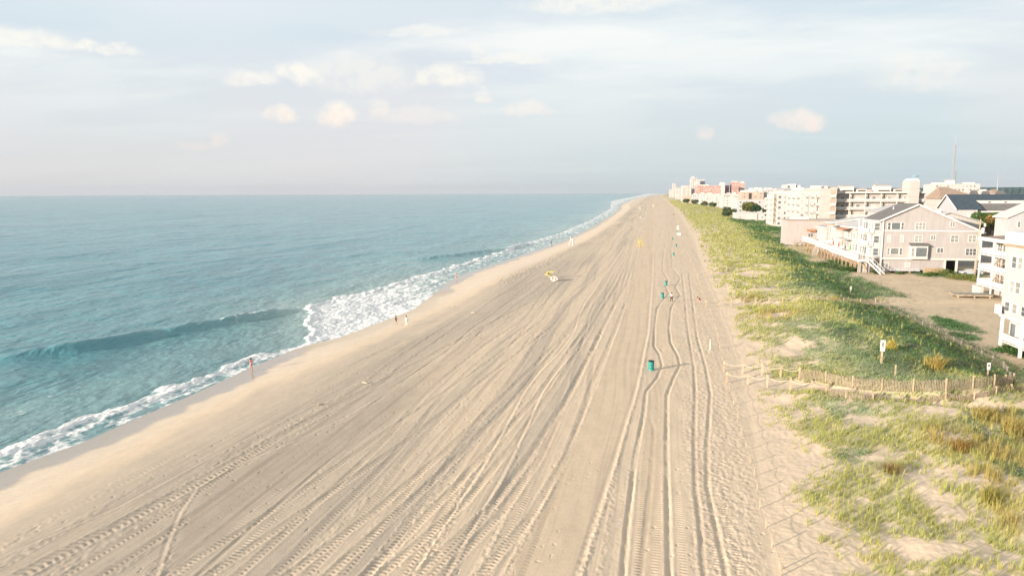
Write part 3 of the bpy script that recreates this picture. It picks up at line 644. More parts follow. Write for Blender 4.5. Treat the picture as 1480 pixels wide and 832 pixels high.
t_.beam((X0 - .95, Y0 - .45, 13.1), (X0 - .95, Y1 + .3, 13.1), .1, .3); t_.build('fascia', M['trim'], rf)
MB().tube([(57.5, 183, 15.4), (57.5, 183, 16.3)], .2).build('vent_pipe', M['metal'], rf)
t_ = MB(); t_.box(X0 - .05, X1, Y0 - .10, Y0 - .002, 10.75, 10.98); t_.build('band', M['trim'], h)
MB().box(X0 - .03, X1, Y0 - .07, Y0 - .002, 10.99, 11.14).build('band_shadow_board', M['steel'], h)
MB().box(X0 - .05, X1 + .02, Y0 - .12, Y0 - .002, 4.05, 4.5).build('skirt_board', M['trimw'], h)
for x in (X0 - .03, X1 - .2): MB().box(x, x + .25, Y0 - .08, Y0 - .002, 4.52, 10.74).build('corner_board', M['trim'], h)
def gw(px0, px1, py0, py1, n=1, big=False, glass='glass'):
    x0, z1 = PY(px0, py0, Y0); x1, z0 = PY(px1, py1, Y0); window(h, 'S', Y0, (x0 + x1) / 2, z0 + .12, x1 - x0 - .24, z1 - z0 - .24, n, glass=glass, big=big)
gw(1283,1287.5,321,332); gw(1288.5,1301.5,321,332,1,True,'glassb'); gw(1302.5,1306.5,321,332)
gw(1323,1338,321,332,3); gw(1373,1380.5,320,328,2)
gw(1283,1287.5,339.5,350); gw(1301.5,1306,339.5,350); gw(1322,1333,339.5,350,2); gw(1345,1352.5,339.5,347,2); gw(1374,1385.5,339.5,350.5,2); gw(1399.5,1411,339.5,350.5,2)
gw(1282,1286,358,368.5); gw(1287,1299,358,368,1,True,'glassb'); gw(1300,1304,358,368.5); gw(1354,1363.5,358,365.5,2); gw(1395.5,1411,358.5,369.5,3)
def gw2(px0, px1, py0, py1, n):
    x0, z1 = PY(px0, py0, Y0); x1, z0 = PY(px1, py1, Y0); window(h, 'S', Y0 + .25, (x0 + x1) / 2, z0 + .1, x1 - x0 - .2, z1 - z0 - .2, n)
gw2(1274.5,1285,379.5,386.5,2); gw2(1308.5,1316,379.5,386.5,2)
MB().box(X0 + .1, 62.0, Y0 + .15, Y0 + .248, 1.3, 1.95).build('base_board', M['palegrey'], h)
bay = MB().box(59.3, 63.0, Y0 - 1.0, Y0, 4.3, 7.4).build('bay_window', M['trimw'], h)
MB().prismx([(Y0, 7.9), (Y0 - 1.25, 7.4), (Y0 - 1.25, 7.52), (Y0, 8.02)], 59.1, 63.2).build('bay_roof', M['roofg'], bay)
window(bay, 'S', 0, 0, 0, 2.3, 2.1, 1, glass='glassb', big=True, name='bay_pane').location = (61.6 - h.location.x, Y0 - 1.0 - h.location.y, 4.9 - G0)
window(bay, 'S', 0, 0, 0, .6, 2.0, 1, name='side_pane').location = (59.8 - h.location.x, Y0 - 1.0 - h.location.y, 4.95 - G0)
# sea side: glazed bays on three storeys
sb = MB().box(X0 - 1.6, X0, Y0 + 1.2, Y1 - 1.5, 4.1, 13.2).build('sea_bay', M['white'], h)
for z in (4.9, 7.9, 10.9):
    for y in (178.4, 180.3, 182.2, 184.1, 185.8): window(sb, 'W', 0, 0, 0, 1.3, 1.6, 1, glass='glassb').location = (X0 - 1.6 - h.location.x, y - h.location.y, z - G0)
    window(sb, 'S', 0, 0, 0, 1.1, 1.6, 1, glass='glassb').location = (X0 - .8 - h.location.x, Y0 + 1.2 - h.location.y, z - G0)
balcony(h, X0 - 2.6, X0 - 1.6, Y0 + 1., Y1 - 2, 10.2, 'W', 'trim'); balcony(h, X0 - 2.6, X0 - 1.6, Y0 + 1., Y1 - 2, 7.2, 'W', 'trim')
for y in (Y0 + 1.1, 182, Y1 - 2.1): MB().box(X0 - 2.6, X0 - 2.42, y - .09, y + .09, 4.15, 13.1).build('porch_post', M['trim'], h)
MB().box(X0 - .1, X0 + .2, Y0 - .3, Y0 - .1, G0 - .3, 13.2).build('corner_pipe', M['trim'], h)

# decks on piles along the sea side of the row
def deck(label, x0, x1, y0, y1, z, mat_='trim', pile='woodn', solid=True, stair=None, front=True):
    d = thing('wooden_deck', label, 'deck', ((x0 + x1) / 2, (y0 + y1) / 2, G0), group='decks along the row of beach houses')
    MB().box(x0, x1, y0, y1, z - .14, z).box(x0, x0 + .1, y0, y1, z - .5, z - .141).box(x0 + .1, x1, y0, y0 + .1, z - .5, z - .141).build('deck_floor', [M[pile]], d)
    MB().box(x0 - .05, x0 - .002, y0 - .05, y1, z - .5, z + .02).box(x0, x1, y0 - .05, y0 - .002, z - .5, z + .02).build('fascia', M[mat_], d)
    pts = [(x0 + .06, y1 - .06, z), (x0 + .06, y0 + .06, z)] + ([(x1 - .1, y0 + .06, z)] if front else [])
    r = MB(); rail_mb(r, pts, 1.05, .15, solid=solid); r.build('railing', M[mat_], d)
    ys = np.arange(y0 + .3, y1, 3.8)
    for y in ys:
        for x in (x0 + .3, (x0 + x1) / 2): MB().box(x - .1, x + .1, y - .1, y + .1, hz(x, y) - .4, z - .14).build('post', M[pile], d)
        MB().beam((x0 + .3, y, z - .3), ((x0 + x1) / 2, y, 1.6), .08, .16).build('brace', M[pile], d)
    if stair: steps(d, 'stairs', *stair, 1.3, mat_)
    return d
deck('broad white railed deck in front of the mauve gabled house', 48.2, 51.5, 175.2, 187.3, 4.0, stair=((50.2, 175.0, 3.9), (52.6, 171.6, 1.0)), solid=False)
MB().box(48.4, 51, 176.2, 176.3, .7, 3.5).build('wall', M['white'], COL.objects['wooden_deck'])
dk2 = deck('long white railed deck with timber piles behind the gabled house deck', 48.6, 53, 188, 204.5, 4.0, solid=True)
deck('white railed deck carrying red parasols, in the middle of the row', 49.0, 53.3, 205.2, 222, 4.1, solid=True)
deck('small raised white deck with dark striped stairs at the far end of the row', 49.6, 54, 224, 246, 4.2, solid=True, stair=((50.5, 223.8, 4.1), (48.0, 219.5, 1.1)))

# white beach houses behind the mauve one
def townhouse(label, x0, y0, y1, zt, roof='roofw', ridge=1.8, depth=13, mat_='white', tiers=(4.6, 7.6), extra=None):
    t = thing('townhouse', label, 'house', (x0 + depth / 2, (y0 + y1) / 2, G0), group='white townhouses in the beachfront row')
    MB().box(x0, x0 + depth, y0, y1, G0 - .3, zt).build('wall', M[mat_], t)
    ym = (y0 + y1) / 2
    xr_ = x0 + depth * .72; zr_ = zt + ridge * 1.35
    rf = MB().prism([(x0 - .7, zt - .1), (xr_, zr_), (x0 + depth + .4, zt - .1), (x0 + depth + .4, zt + .12), (xr_, zr_ + .22), (x0 - .7, zt + .12)], y0 - .25, y1 - .3).build('roof', M[roof], t)
    MB().box(x0 - .76, x0 - .705, y0 - .25, y1 - .3, zt - .15, zt + .15).build('gutter', M['trim'], rf)
    MB().beam((x0 - .7, y0 - .3, zt), (xr_, y0 - .3, zr_ + .05), .08, .3).build('barge_board', M['trim'], rf)
    MB().prism([(x0 + .02, zt), (x0 + depth - .02, zt), (xr_, zr_ - .12)], y0 + .02, y1 - .4).build('gable', M[mat_], t)
    if tiers and len(tiers) > 1: MB().box(x0 - .05, x0 - .004, y0 + .4, y1 - 3, zt - 1.0, zt - .25).build('terrace_screen', M['tan'], t)
    n = max(2, int((y1 - y0) / 2.4))
    for z in tiers:
        for i in range(n):
            y = y0 + (i + .5) * (y1 - y0) / n; window(t, 'W', x0, y, z, (y1 - y0) / n * .58, 1.7 if i % 2 else 1.4, 2, glass='glassb')
    if extra == 'loggia':
        MB().box(x0 - .06, x0 - .004, y1 - 2.6, y1 - .4, 4.4, zt - .4).build('timber_panel', M['tan'], t)
    return t
townhouse('white townhouse with pale sloping metal roof right behind the mauve gabled house', 52.9, 189.5, 199, 10.6, ridge=2.2)
t2 = townhouse('white townhouse with terracotta canopy and tan side panels, second in the row', 53.3, 200, 211.5, 10.3, ridge=2.6, extra='loggia')
MB().prism([(50.7, 9.6), (53.3, 10.2), (53.3, 10.3), (50.7, 9.7)], 201, 209).build('canopy', M['terra'], t2)
MB().box(50.8, 53.3, 200.5, 209.5, 7.0, 7.12).build('balcony', M['trim'], t2)
townhouse('white townhouse with low grey roof, third in the beachfront row', 53.6, 212, 222, 9.4, 'roofg', 1.8)
townhouse('narrow white townhouse with tall tan loggia, fourth in the beachfront row', 54, 223, 232, 10.6, 'roofw', 1.2, extra='loggia')
townhouse('small white townhouse at the far end of the row by the blank pale wall', 54.5, 233, 247, 8.6, 'flat', 1.0, tiers=(4.7,))
for lb, x0, x1, y0, y1, zt, rf in (('cream house with broad pale roof rising behind the first white townhouse', 68, 82, 196, 212, 12.2, 'roofw'), ('cream house with dormer and light roof behind the second white townhouse', 69, 84, 218, 236, 12.8, 'flat'),
        ('low cream house with brown shingle roof behind the mauve gabled house', 78, 91, 205, 221, 6.2, 'roofb'), ('cream house with grey roof in front of the corridor motel', 74, 92, 244, 262, 13.3, 'roofw')):
    t = thing('beach_house', lb, 'house', ((x0 + x1) / 2, (y0 + y1) / 2, G0), group='houses behind the beachfront row')
    MB().box(x0, x1, y0, y1, G0 - .3, zt).build('wall', M['white2'], t); xm = (x0 + x1) / 2
    r = MB().prism([(x0 - .6, zt - .1), (xm, zt + 2.3), (x1 + .6, zt - .1), (x1 + .6, zt + .1), (xm, zt + 2.5), (x0 - .6, zt + .1)], y0 - .5, y1 + .5).build('roof', M[rf], t)
    MB().prism([(x0 + .02, zt), (x1 - .02, zt), (xm, zt + 2.25)], y0 + .02, y0 + .3).build('gable', M['white2'], t)
    MB().box(xm - 2, xm - 1, y0 + 3, y0 + 4, zt + 1, zt + 3.1).build('chimney', M['trimw'], r)
    windows(t, 'W', x0, [y0 + 3, y0 + 8, y0 + 13], [zt - 2.4, zt - 5.4], 1.6, 1.4, 2); windows(t, 'S', y0, [x0 + 3, xm, x1 - 3], [zt - 2.4, zt - 5.4], 1.5, 1.4, 2)

# blank pale building by the alley
pb = thing('low_building', 'low pale pink building with blank side wall and brown roof edge by the alley', 'building', (56, 268, G0))
MB().box(47.6, 66, 262, 274, G0 - .4, 9.8).build('wall', M['pink'], pb)
MB().box(47.4, 66.2, 261.8, 274.2, 9.8, 9.98).build('roof', M['roofb'], pb); MB().box(47.75, 65.8, 262.2, 273.8, 9.98, 10.02).build('roof_membrane', M['flat'], pb)
x0, z1 = PY(1166, 332.5, 261.9); MB().prismx([(262, z1 + .2), (260.6, z1 - .5), (260.6, z1 - .35), (262, z1 + .35)], x0, x0 + 2.9).build('awning', M['terra'], pb)
window(pb, 'S', 262, x0 + 1.4, z1 - 2.4, 1.6, 1.2, 2); window(pb, 'S', 262, x0 + 4.8, z1 - 3.4, .5, 1.8)
MB().box(50, 56, 268, 272, 10.02, 11.0).build('roof_box', M['trimw'], pb)

# ------------------------------------------------------------------ generic blocks
def block(name, label, pxl, pxr, pyt, Y, depth, mat_, floors, ns=0, nw=0, group=None, cat='building', balc=None, roof='flat', base=.5, sw=1.4, sh=1.3, pent=None, recess=None):
    xl, zt = PY(pxl, pyt, Y); xr, _ = PY(pxr, pyt, Y); fh = (zt - base - .6) / floors
    t = thing(name, label, cat, ((xl + xr) / 2, Y + depth / 2, base), group=group)
    MB().box(xl, xr, Y, Y + depth, base - .5, zt).build('wall', M[mat_], t)
    rf = MB().box(xl - .15, xr + .15, Y - .15, Y + depth + .15, zt, zt + .25).build('parapet', M['trimw'], t)
    MB().box(xl + .3, xr - .3, Y + .3, Y + depth - .3, zt + .25, zt + .32).build('roof', M[roof], t)
    if pent:
        for a, b_, h_ in pent: MB().box(xl + (xr - xl) * a, xl + (xr - xl) * b_, Y + depth * .3, Y + depth * .75, zt + .32, zt + h_).build('roof_box', M['trimw'], t)
    for k in range(floors):
        z = base + .5 + fh * k + .9
        for i in range(ns): window(t, 'S', Y, xl + (i + .5) * (xr - xl) / ns, z, min(sw, (xr - xl) / ns * .55), sh)
        for i in range(nw):
            yy = Y + (i + .5) * depth / nw
            if balc and i % 2 == 0 and k > 0: balcony(t, xl - 1.5, xl, yy - depth / nw * .48, yy + depth / nw * .48, z - .85, 'W', 'trimw', solid=True)
            window(t, 'W', xl, yy, z - (.6 if balc and i % 2 == 0 else 0), min(sw, depth / nw * .6), sh + (.6 if balc and i % 2 == 0 else 0), 2 if balc else 1, glass='glassb')
    if recess:
        a, b_ = recess; xa = xl + (xr - xl) * a; xb = xl + (xr - xl) * b_
        for k in range(floors):
            z = base + .5 + fh * k
            MB().box(xa, xb, Y - .05, Y - .004, z + 1.15, z + fh - .35).build('loggia', M['tan'], t); s = MB().box(xa - .1, xb + .1, Y - .9, Y - .004, z - .1, z + .1).build('balcony', M['trimw'], t); MB().box(xa - .1, xb + .1, Y - .9, Y - .8, z + .1, z + 1.1).build('railing', M['trimw'], s)
    return t
AP = 'white beachfront apartment blocks'
block('apartment_block', 'tall pale apartment block with stacked tan balconies just left of the corridor motel', 1186, 1210, 273, 300, 30, 'beige', 6, 0, 6, AP, balc=True, recess=(.62, .92), pent=[(.1, .35, 1.4), (.6, .75, 1.2)])
t = COL.objects['apartment_block']; xs_, _ = PY(1183.5, 300, 299.9)
MB().box(*[PY(1184.6, 0, 299.9)[0], PY(1185.6, 0, 299.9)[0]], 299.3, 300.6, 6, 18.6).build('downpipe', M['steel'], t)
block('apartment_block', 'white apartment block with stacked balconies, next beyond the tallest pale one', 1157, 1180, 276, 345, 34, 'white', 6, 3, 6, AP, balc=True, pent=[(.1, .5, 1.6)])
block('apartment_block', 'wide white apartment block with brown end strip beyond the pale low building', 1123, 1158, 281, 405, 34, 'white', 6, 4, 5, AP, balc=True, pent=[(.0, .2, 1.2), (.55, .9, 2.)])
t = COL.objects['apartment_block.002']; x_ = PY(1134, 0, 405)[0]; MB().box(x_ - .4, x_ + .4, 404.8, 404.996, 2, 19).build('brown_strip', M['roofb'], t)
block('apartment_block', 'cream apartment block with dark rooftop terrace far behind the white ones', 1135, 1162, 272, 520, 30, 'white2', 7, 5, 3, AP, pent=[(.1, .25, 2.4), (.4, .7, 3.), (.8, .95, 2.2)])
MB().box(*[PY(1136, 0, 519)[0], PY(1160, 0, 519)[0]], 518, 519.8, 21.2, 22.8).build('terrace_canopy', M['steel'], COL.objects['apartment_block.003'])

# ------------------------------------------------------------------ corridor motel
Ym = 304.; xl, zt = PY(1200, 278.5, Ym); xr, _ = PY(1337, 278.5, Ym)
mo = thing('corridor_motel', 'long white motel with open corridors and arched doorways behind the gabled houses', 'motel', ((xl + xr) / 2, Ym + 8, .5))
MB().box(xl, xr, Ym + 1.6, Ym + 15, 0, zt - .3).build('wall', M['beige'], mo)
rf = MB().box(xl - .3, xr + .3, Ym - .3, Ym + 15.3, zt - .3, zt + .25).build('roof', M['trimw'], mo)
MB().box(xl + .3, xr - .3, Ym + .3, Ym + 14.5, zt + .25, zt + .3).build('roof_membrane', M['flat'], rf)
for k in range(6):
    z = zt - .4 - 3.22 * (k + 1)
    s = MB().box(xl, xr, Ym, Ym + 1.6, z - .2, z).build('corridor_floor', M['trimw'], mo)
    r = MB(); rail_mb(r, [(xl, Ym + .06, z), (xr, Ym + .06, z)], 1.05, 1., 4., solid=True); r.build('railing', M['trimw'], s)
    n = 12; 
    for i in range(n):
        xc = xl + (i + .5) * (xr - xl) / n
        if k < 3:
            if i % 2:
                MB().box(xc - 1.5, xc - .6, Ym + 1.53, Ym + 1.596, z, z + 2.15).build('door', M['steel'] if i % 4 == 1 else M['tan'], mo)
                w_ = MB(); 
                for q in range(9):
                    a = math.pi * q / 8; a2 = math.pi * (q + 1) / 8
                    if q < 8: w_.poly([(xc - 1.05 + .75 * math.cos(t_a), Ym + 1.5, z + 2.15 + .55 * math.sin(t_a)) for t_a in (a, a2)] + [(xc - 1.05 + .75 * math.cos(t_a), Ym + 1.59, z + 2.15 + .55 * math.sin(t_a)) for t_a in (a2, a)], [(0, 1, 2, 3)])
                w_.poly([(xc - 1.05 + .75 * math.cos(math.pi * q / 8), Ym + 1.51, z + 2.15 + .55 * math.sin(math.pi * q / 8)) for q in range(9)], [tuple(range(9))])
                w_.build('arch', M['tan'], mo)
            window(mo, 'S', Ym + 1.6, xc + .9, z + .9, 1.3, 1.1, 1, glass='glassb')
        if k == 0 and i % 2: MB().box(xc - 2.9, xc - 2.6, Ym + .02, Ym + .3, z - 16, zt - .3).build('pillar', M['trimw'], mo)
for a, b_, h_, g in ((.04, .09, 2.0, 0), (.15, .29, 2.4, 0), (.32, .43, 1.3, 0), (.54, .69, 2.6, 0), (.72, .82, 1.2, 0), (.94, .99, 3.6, 0)):
    xa = xl + (xr - xl) * a; xb = xl + (xr - xl) * b_; rb = MB().box(xa, xb, Ym + 5, Ym + 12, zt + .3, zt + h_).build('roof_house', M['trimw'], mo)
    MB().box(xa + .5, xb - .5, Ym + 4.9, Ym + 4.996, zt + .5, zt + 1.0).build('dark_window', M['dark'], rb)
    MB().prismx([(Ym + 5, zt + h_ + .002), (Ym + 12, zt + h_ + .002), (Ym + 8.5, zt + h_ + .7)], xa - .2, xb + .2).build('little_roof', M['flat'], rb)
xa = PY(1334.5, 0, Ym - 1)[0]; xb = PY(1349.5, 0, Ym - 1)[0]; zt2 = PY(0 + 1340, 262, Ym)[1]
tw = MB().box(xa, xb, Ym - 1.5, Ym + 7, 0, zt2).build('stair_tower', M['beige'], mo)
MB().prism([(xa, zt2 + .002), (xb, zt2 + .002), (xb - .8, zt2 + 1.2), (xa + 1.2, zt2 + 1.2)], Ym - 1.4, Ym + 6.9).build('tower_cap', M['trimw'], tw)
dish = MB().lathe(xa + 3.2, Ym + 3, [(.05, zt2 + 1.2), (.05, zt2 + 1.8), (1.1, zt2 + 1.9), (1.3, zt2 + 2.2), (.05, zt2 + 2.3)], 16).build('roof_dish', M['bluedish'], tw)
xc = PY(1361.5, 0, Ym)[0]; we = MB().box(xb, xc, Ym + 1, Ym + 15, 0, zt + .2).build('end_wing', M['beige'], mo)
for k in range(5):
    z = zt - .4 - 3.22 * (k + 1); MB().box(xb + .5, xc - .6, Ym + .93, Ym + .996, z + 1.1, z + 2.7).build('loggia', M['tan'], we); MB().box(xb + .3, xc - .4, Ym + .3, Ym + .996, z - .1, z + 1.05).build('balcony', M['trimw'], we)

# ------------------------------------------------------------------ dark roofed courtyard motel
cm = thing('courtyard_motel', 'white courtyard motel with dark blue slate roofs at the right behind the tree', 'motel', (120, 277, .5))
MB().box(104, 110.4, 266, 274, 0, 13.9).build('front_wing', M['white'], cm)
MB().prismx([(266.02, 13.9), (281.98, 13.9), (275, 18.4)], 103.9, 104.2).build('gable', M['grey'], cm)
MB().box(103.9, 103.99, 266.02, 281.98, 0, 13.89).build('gable_wall', M['grey'], cm)
MB().box(104.3, 150, 275, 282, 0, 15.4).build('wall', M['white'], cm)
MB().box(110.4, 150, 269, 275, 0, 12.9).build('lower_wall', M['tan'], cm)
MB().prismx([(265.4, 13.7), (275, 18.6), (283, 13.7), (283, 13.9), (275, 18.85), (265.4, 13.9)], 103.5, 111.5).prismx([(271, 16.8), (275.1, 18.62), (283, 13.72), (283, 13.92), (275.1, 18.87), (271, 17.0)], 111.51, 150).build('roof', M['roofn'], cm)
MB().box(111.5, 150, 271.1, 275, 15.6, 16.75).build('upper_band', M['trimw'], cm)
MB().prismx([(267.6, 12.9), (271.0, 15.5), (271.0, 15.7), (267.6, 13.1)], 111.5, 150).build('lower_roof', M['roofg'], cm)
MB().box(111.5, 150, 267.5, 267.58, 12.6, 13.2).build('fascia', M['trimw'], cm)
MB().beam((103.4, 265.3, 13.7), (103.4, 275, 18.65), .12, .4).beam((103.4, 283, 13.7), (103.4, 275, 18.65), .12, .4).build('barge_board', M['trim'], cm)
windows(cm, 'S', 266, [108.6], [7.9, 10.6], 1.3, .9, 2); windows(cm, 'S', 269, [114, 120, 126, 132], [9.6], 1.6, 1.3, 2); windows(cm, 'S', 271.1, [116, 121, 127], [15.9], 1., .5)
window(cm, 'S', 266, 107.6, 4.9, 1.5, 1.9, 1); windows(cm, 'W', 103.9, [269, 273, 277], [8, 11], .9, 1.1)
MB().prismx([(262, 10.2), (266, 10.4), (266, 10.6), (262, 10.4)], 110.6, 114).box(111, 111.2, 262.2, 262.4, .5, 10.2).box(113.5, 113.7, 262.2, 262.4, .5, 10.2).build('porch', M['trimw'], cm)
cp = thing('flat_roofed_motel', 'low tan building with white roof edge half hidden by the tree', 'building', (104, 246, .5))
MB().box(92, 108, 240, 252, 0, 9.2).build('wall', M['tan'], cm and cp); MB().box(91.5, 108.5, 239.4, 252.5, 9.2, 9.75).build('roof', M['trimw'], cp)
windows(cp, 'S', 240, [101, 103.5], [7.2], 1.8, 1.1, 2); MB().box(104.5, 107.5, 239.9, 239.996, 6.8, 8.9).build('door', M['dark'], cp)
g2 = thing('gabled_house', 'pale grey gabled house with tiny windows at the right edge behind the balcony building', 'house', (84, 172, .5))
MB().prism([(74.6, .2), (96, .2), (96, 14.4), (84.5, 19.3), (74.6, 14.5)], 165, 171).build('wall', M['palegrey'], g2)
MB().prism([(74.1, 14.25), (84.5, 19.4), (96.8, 14.1), (96.8, 14.35), (84.5, 19.65), (74.1, 14.5)], 164.6, 171.4).build('roof', M['trimw'], g2)
windows(g2, 'S', 165, [76.6, 78.3], [12.4], .45, 1.1); window(g2, 'S', 165, 80, 11.8, 1.0, 1.6)
hr = thing('hip_roofed_house', 'large house with broad brown hip roof behind the courtyard motel', 'house', (166, 430, .5))
a = PY(1361, 287, 420); b_ = PY(1416, 287, 420); MB().box(a[0], b_[0], 420, 442, 0, a[1]).build('wall', M['beige'], hr)
za = a[1]; zr = PY(1387, 270, 428)[1]; xm = PY(1387, 0, 428)[0]
MB().poly([(a[0] - 1, 419, za), (b_[0] + 1, 419, za), (b_[0] + 1, 443, za), (a[0] - 1, 443, za), (xm - 2, 430, zr), (xm + 2, 430, zr)], [(0, 1, 5, 4), (1, 2, 5), (2, 3, 4, 5), (3, 0, 4), (3, 2, 1, 0)]).build('roof', M['roofb'], hr)
windows(hr, 'S', 420, [a[0] + 3, a[0] + 8, a[0] + 13], [za - 2.4], 1.6, 1.3); 
block('long_hotel', 'long white hotel with stepped roofline behind the brown hip roof', 1352, 1417, 266.5, 640, 26, 'white2', 8, 12, 0, pent=[(.42, .52, 3.6), (.1, .3, 1.5), (.8, .97, 1.6)])
GR = 'roofs of small houses at the far right'
for lb, pa, pb_, pyr, Y in (('small house with grey shingle roof just right of the brown hip roof', 1416, 1438, 275, 440), ('small white fronted house with dark roof beneath the pylon', 1434, 1456, 276, 415), ('far right house with grey hip roof above the courtyard motel', 1454, 1480, 275.5, 430),
        ('distant low house with brown roof between pylon and bay', 1440, 1470, 273.5, 560)):
    xa, zr = PY(pa, pyr, Y); xb = PY(pb_, 0, Y)[0]; t = thing('small_house', lb, 'house', ((xa + xb) / 2, Y + 6, .5), group=GR); xm = (xa + xb) / 2
    MB().box(xa, xb, Y, Y + 12, 0, zr - 3).build('wall', M['white2'], t)
    MB().poly([(xa - .6, Y - .6, zr - 3), (xb + .6, Y - .6, zr - 3), (xb + .6, Y + 12.6, zr - 3), (xa - .6, Y + 12.6, zr - 3), (xm - 1.5, Y + 6, zr), (xm + 1.5, Y + 6, zr)], [(0, 1, 5, 4), (1, 2, 5), (2, 3, 4, 5), (3, 0, 4), (3, 2, 1, 0)]).build('roof', M['roofg'] if Y != 560 else M['roofb'], t)
    windows(t, 'S', Y, [xa + 2, xm, xb - 2], [zr - 5.5], 1.3, 1.2)

# ------------------------------------------------------------------ white balcony building and the nearest white building on the right
kb = thing('balcony_building', 'white three storey building with stacked sea balconies and timber stairs at the right', 'building', (68, 140, G0))
MB().box(63.4, 78, 133, 144, G0 - .4, 11.2).build('wall', M['white'], kb)
MB().prism([(60.3, 11.3), (78.4, 12.1), (78.4, 12.4), (60.3, 11.5)], 132.4, 144.4).build('roof', M['roofb'], kb)
MB().box(60.25, 60.299, 132.4, 144.2, 10.9, 11.55).box(60.3, 78, 132.35, 132.399, 11.0, 11.5).build('fascia', M['trim'], kb)
for z in (8.4, 5.5, 2.7): balcony(kb, 60.5, 63.4, 133.1, 143.9, z, 'W', 'trim', solid=True)
for y in (133.3, 138.5, 143.7): MB().box(60.62, 60.82, y - .1, y + .1, .3, 11.3).build('pillar', M['trim'], kb)
for z in (8.7, 5.8, 2.95):
    for y in (134.6, 137, 140.0, 142.4): window(kb, 'W', 63.4, y, z, 1.5, 1.8, 2)
    window(kb, 'S', 133, 66, z, 1.2, 1.5, 1)
for z0, z1 in ((8.3, 5.6), (5.4, 2.8)): steps(kb, 'stairs', (61.5, 136.2, z0), (61.5, 139.8, z1), 1.4, 'woodn', 9, False)
MB().box(59.9, 60.45, 140.5, 143.8, .4, 2.4).build('ground_wall', M['white'], kb)
bw = thing('boardwalk', 'grey plank boardwalk leading to the white balcony building', 'boardwalk', (57.5, 143, 1))
w_ = MB()
for i in range(26): w_.box(54.5 + i * .23, 54.5 + i * .23 + .2, 136.6, 139.8, 1.35, 1.41)
w_.build('planks', M['woodg'], bw)
MB().box(54.5, 60.4, 136.7, 136.9, 1.15, 1.348).box(54.5, 60.4, 139.5, 139.7, 1.15, 1.348).build('stringer', M['wood'], bw)
for x in (54.8, 57.5, 60): 
    for y in (136.8, 139.6): MB().box(x - .08, x + .08, y - .08, y + .08, .4, 1.15).build('post', M['wood'], bw)
lb_ = thing('stilt_building', 'nearest white clapboard building on stilts cut off by the right edge', 'building', (49, 80, G0))
LX = 42.0
MB().box(LX, 58, 66, 92.8, 5.0, 15.0).build('wall', M['white'], lb_)
MB().box(LX - .15, 58.2, 65.6, 93.1, 13.75, 15.0 + .2).build('parapet', M['trim'], lb_); MB().box(LX - .22, LX - .152, 65.6, 93.15, 13.5, 13.72).build('drip_edge', M['woodn'], lb_)
MB().box(LX + .8, 57, 67, 92.0, 1.5, 5.0).build('ground_storey', M['white'], lb_)
MB().box(LX - .12, LX - .002, 66, 92.9, 4.85, 5.1).build('skirt_board', M['trim'], lb_)
for y in (92.5, 87.8, 83, 78, 73): MB().box(LX + .02, LX + .3, y - .14, y + .14, .3, 5.0).build('stilt', M['trim'], lb_)
for z, hh_ in ((11.0, 1.3), (8.15, 1.25)):
    for y in (91.0 - .35, 89.3, 86, 84.4, 80, 78): window(lb_, 'W', LX, y, z, 1.05, hh_, 1, glass='glassb' if z > 9 else 'glass')
for y in (91.3, 89.6, 87.5, 84, 82): window(lb_, 'W', LX, y, 5.75, 1.1, 1.05, 1)
for y in (91.2, 88.9, 86.6, 84): window(lb_, 'W', LX + .8, y, 2.3, 1.3, 1.9, 1, glass='glassb', big=True)
MB().box(LX - .6, LX, 91.4, 93.0, 5.2, 5.3).box(LX - .6, LX - .52, 91.4, 93, 5.3, 6.3).box(LX - .52, LX, 92.92, 93, 5.3, 6.3).build('balcony', M['trim'], lb_)
rr_ = MB(); rail_mb(rr_, [(LX + .1, 92.2, 2.0), (LX + .1, 74, 2.0)], .9, .13); rr_.build('railing', M['trim'], lb_)
MB().box(LX, LX + .8, 74, 92.4, 1.85, 1.99).build('porch_floor', M['trimw'], lb_)

# ------------------------------------------------------------------ far town
wl_ = thing('low_white_motel', 'low white flat roofed building beside the dunes in the distance', 'building', (70, 505, .5))
a = PY(1062.5, 307.5, 500); b_ = PY(1104.5, 311, 500)
MB().box(a[0], b_[0], 500, 515, 0, a[1] - .4).build('wall', M['white'], wl_); MB().box(a[0] - .3, b_[0] + .3, 499.7, 515.3, a[1] - .4, a[1]).build('roof', M['trimw'], wl_); MB().box(a[0] + 14.5, a[0] + 14.8, 499.5, 499.69, .5, a[1] - .5).build('downpipe', M['steel'], wl_)
windows(wl_, 'S', 500, [a[0] + 3.5, a[0] + 18], [2.2], 1.2, .8)
block('shaded_building', 'plain pale grey building with clustered trees in front of it', 1066, 1112, 289, 560, 30, 'palegrey', 4, 5, 3, base=.5)
block('tan_hotel', 'wide tan hotel with white roof band and dark stair opening', 1072, 1104, 277.5, 700, 26, 'tan', 6, 4, 2, pent=[(.05, .65, 1.8), (.88, .98, 4)])
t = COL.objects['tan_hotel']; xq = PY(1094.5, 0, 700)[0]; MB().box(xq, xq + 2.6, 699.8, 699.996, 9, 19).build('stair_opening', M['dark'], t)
block('grey_hotel', 'pale blue grey hotel adjoining the tan one', 1104, 1124, 279, 705, 24, 'palegrey', 6, 5, 0, pent=[(.1, .9, 1.)])
xs = [(1001, 1012, 281, 1130, 'palegrey', 'grey and white condo with barred balconies at the left of the far group'), (1012.5, 1022, 280, 1090, 'white', 'narrow white condo in front of the salmon hotel'), (1021, 1036, 280.5, 1010, 'white2', 'cream condo with shaded slots in front of the salmon hotel'),
      (1034, 1046, 282, 960, 'white2', 'yellowish condo right of the cream condo with slots'), (1044, 1064, 283, 880, 'white', 'broad white gabled condo in front of the salmon hotel end'), (1060, 1068, 281, 800, 'white2', 'small cream block beside the tan hotel')]
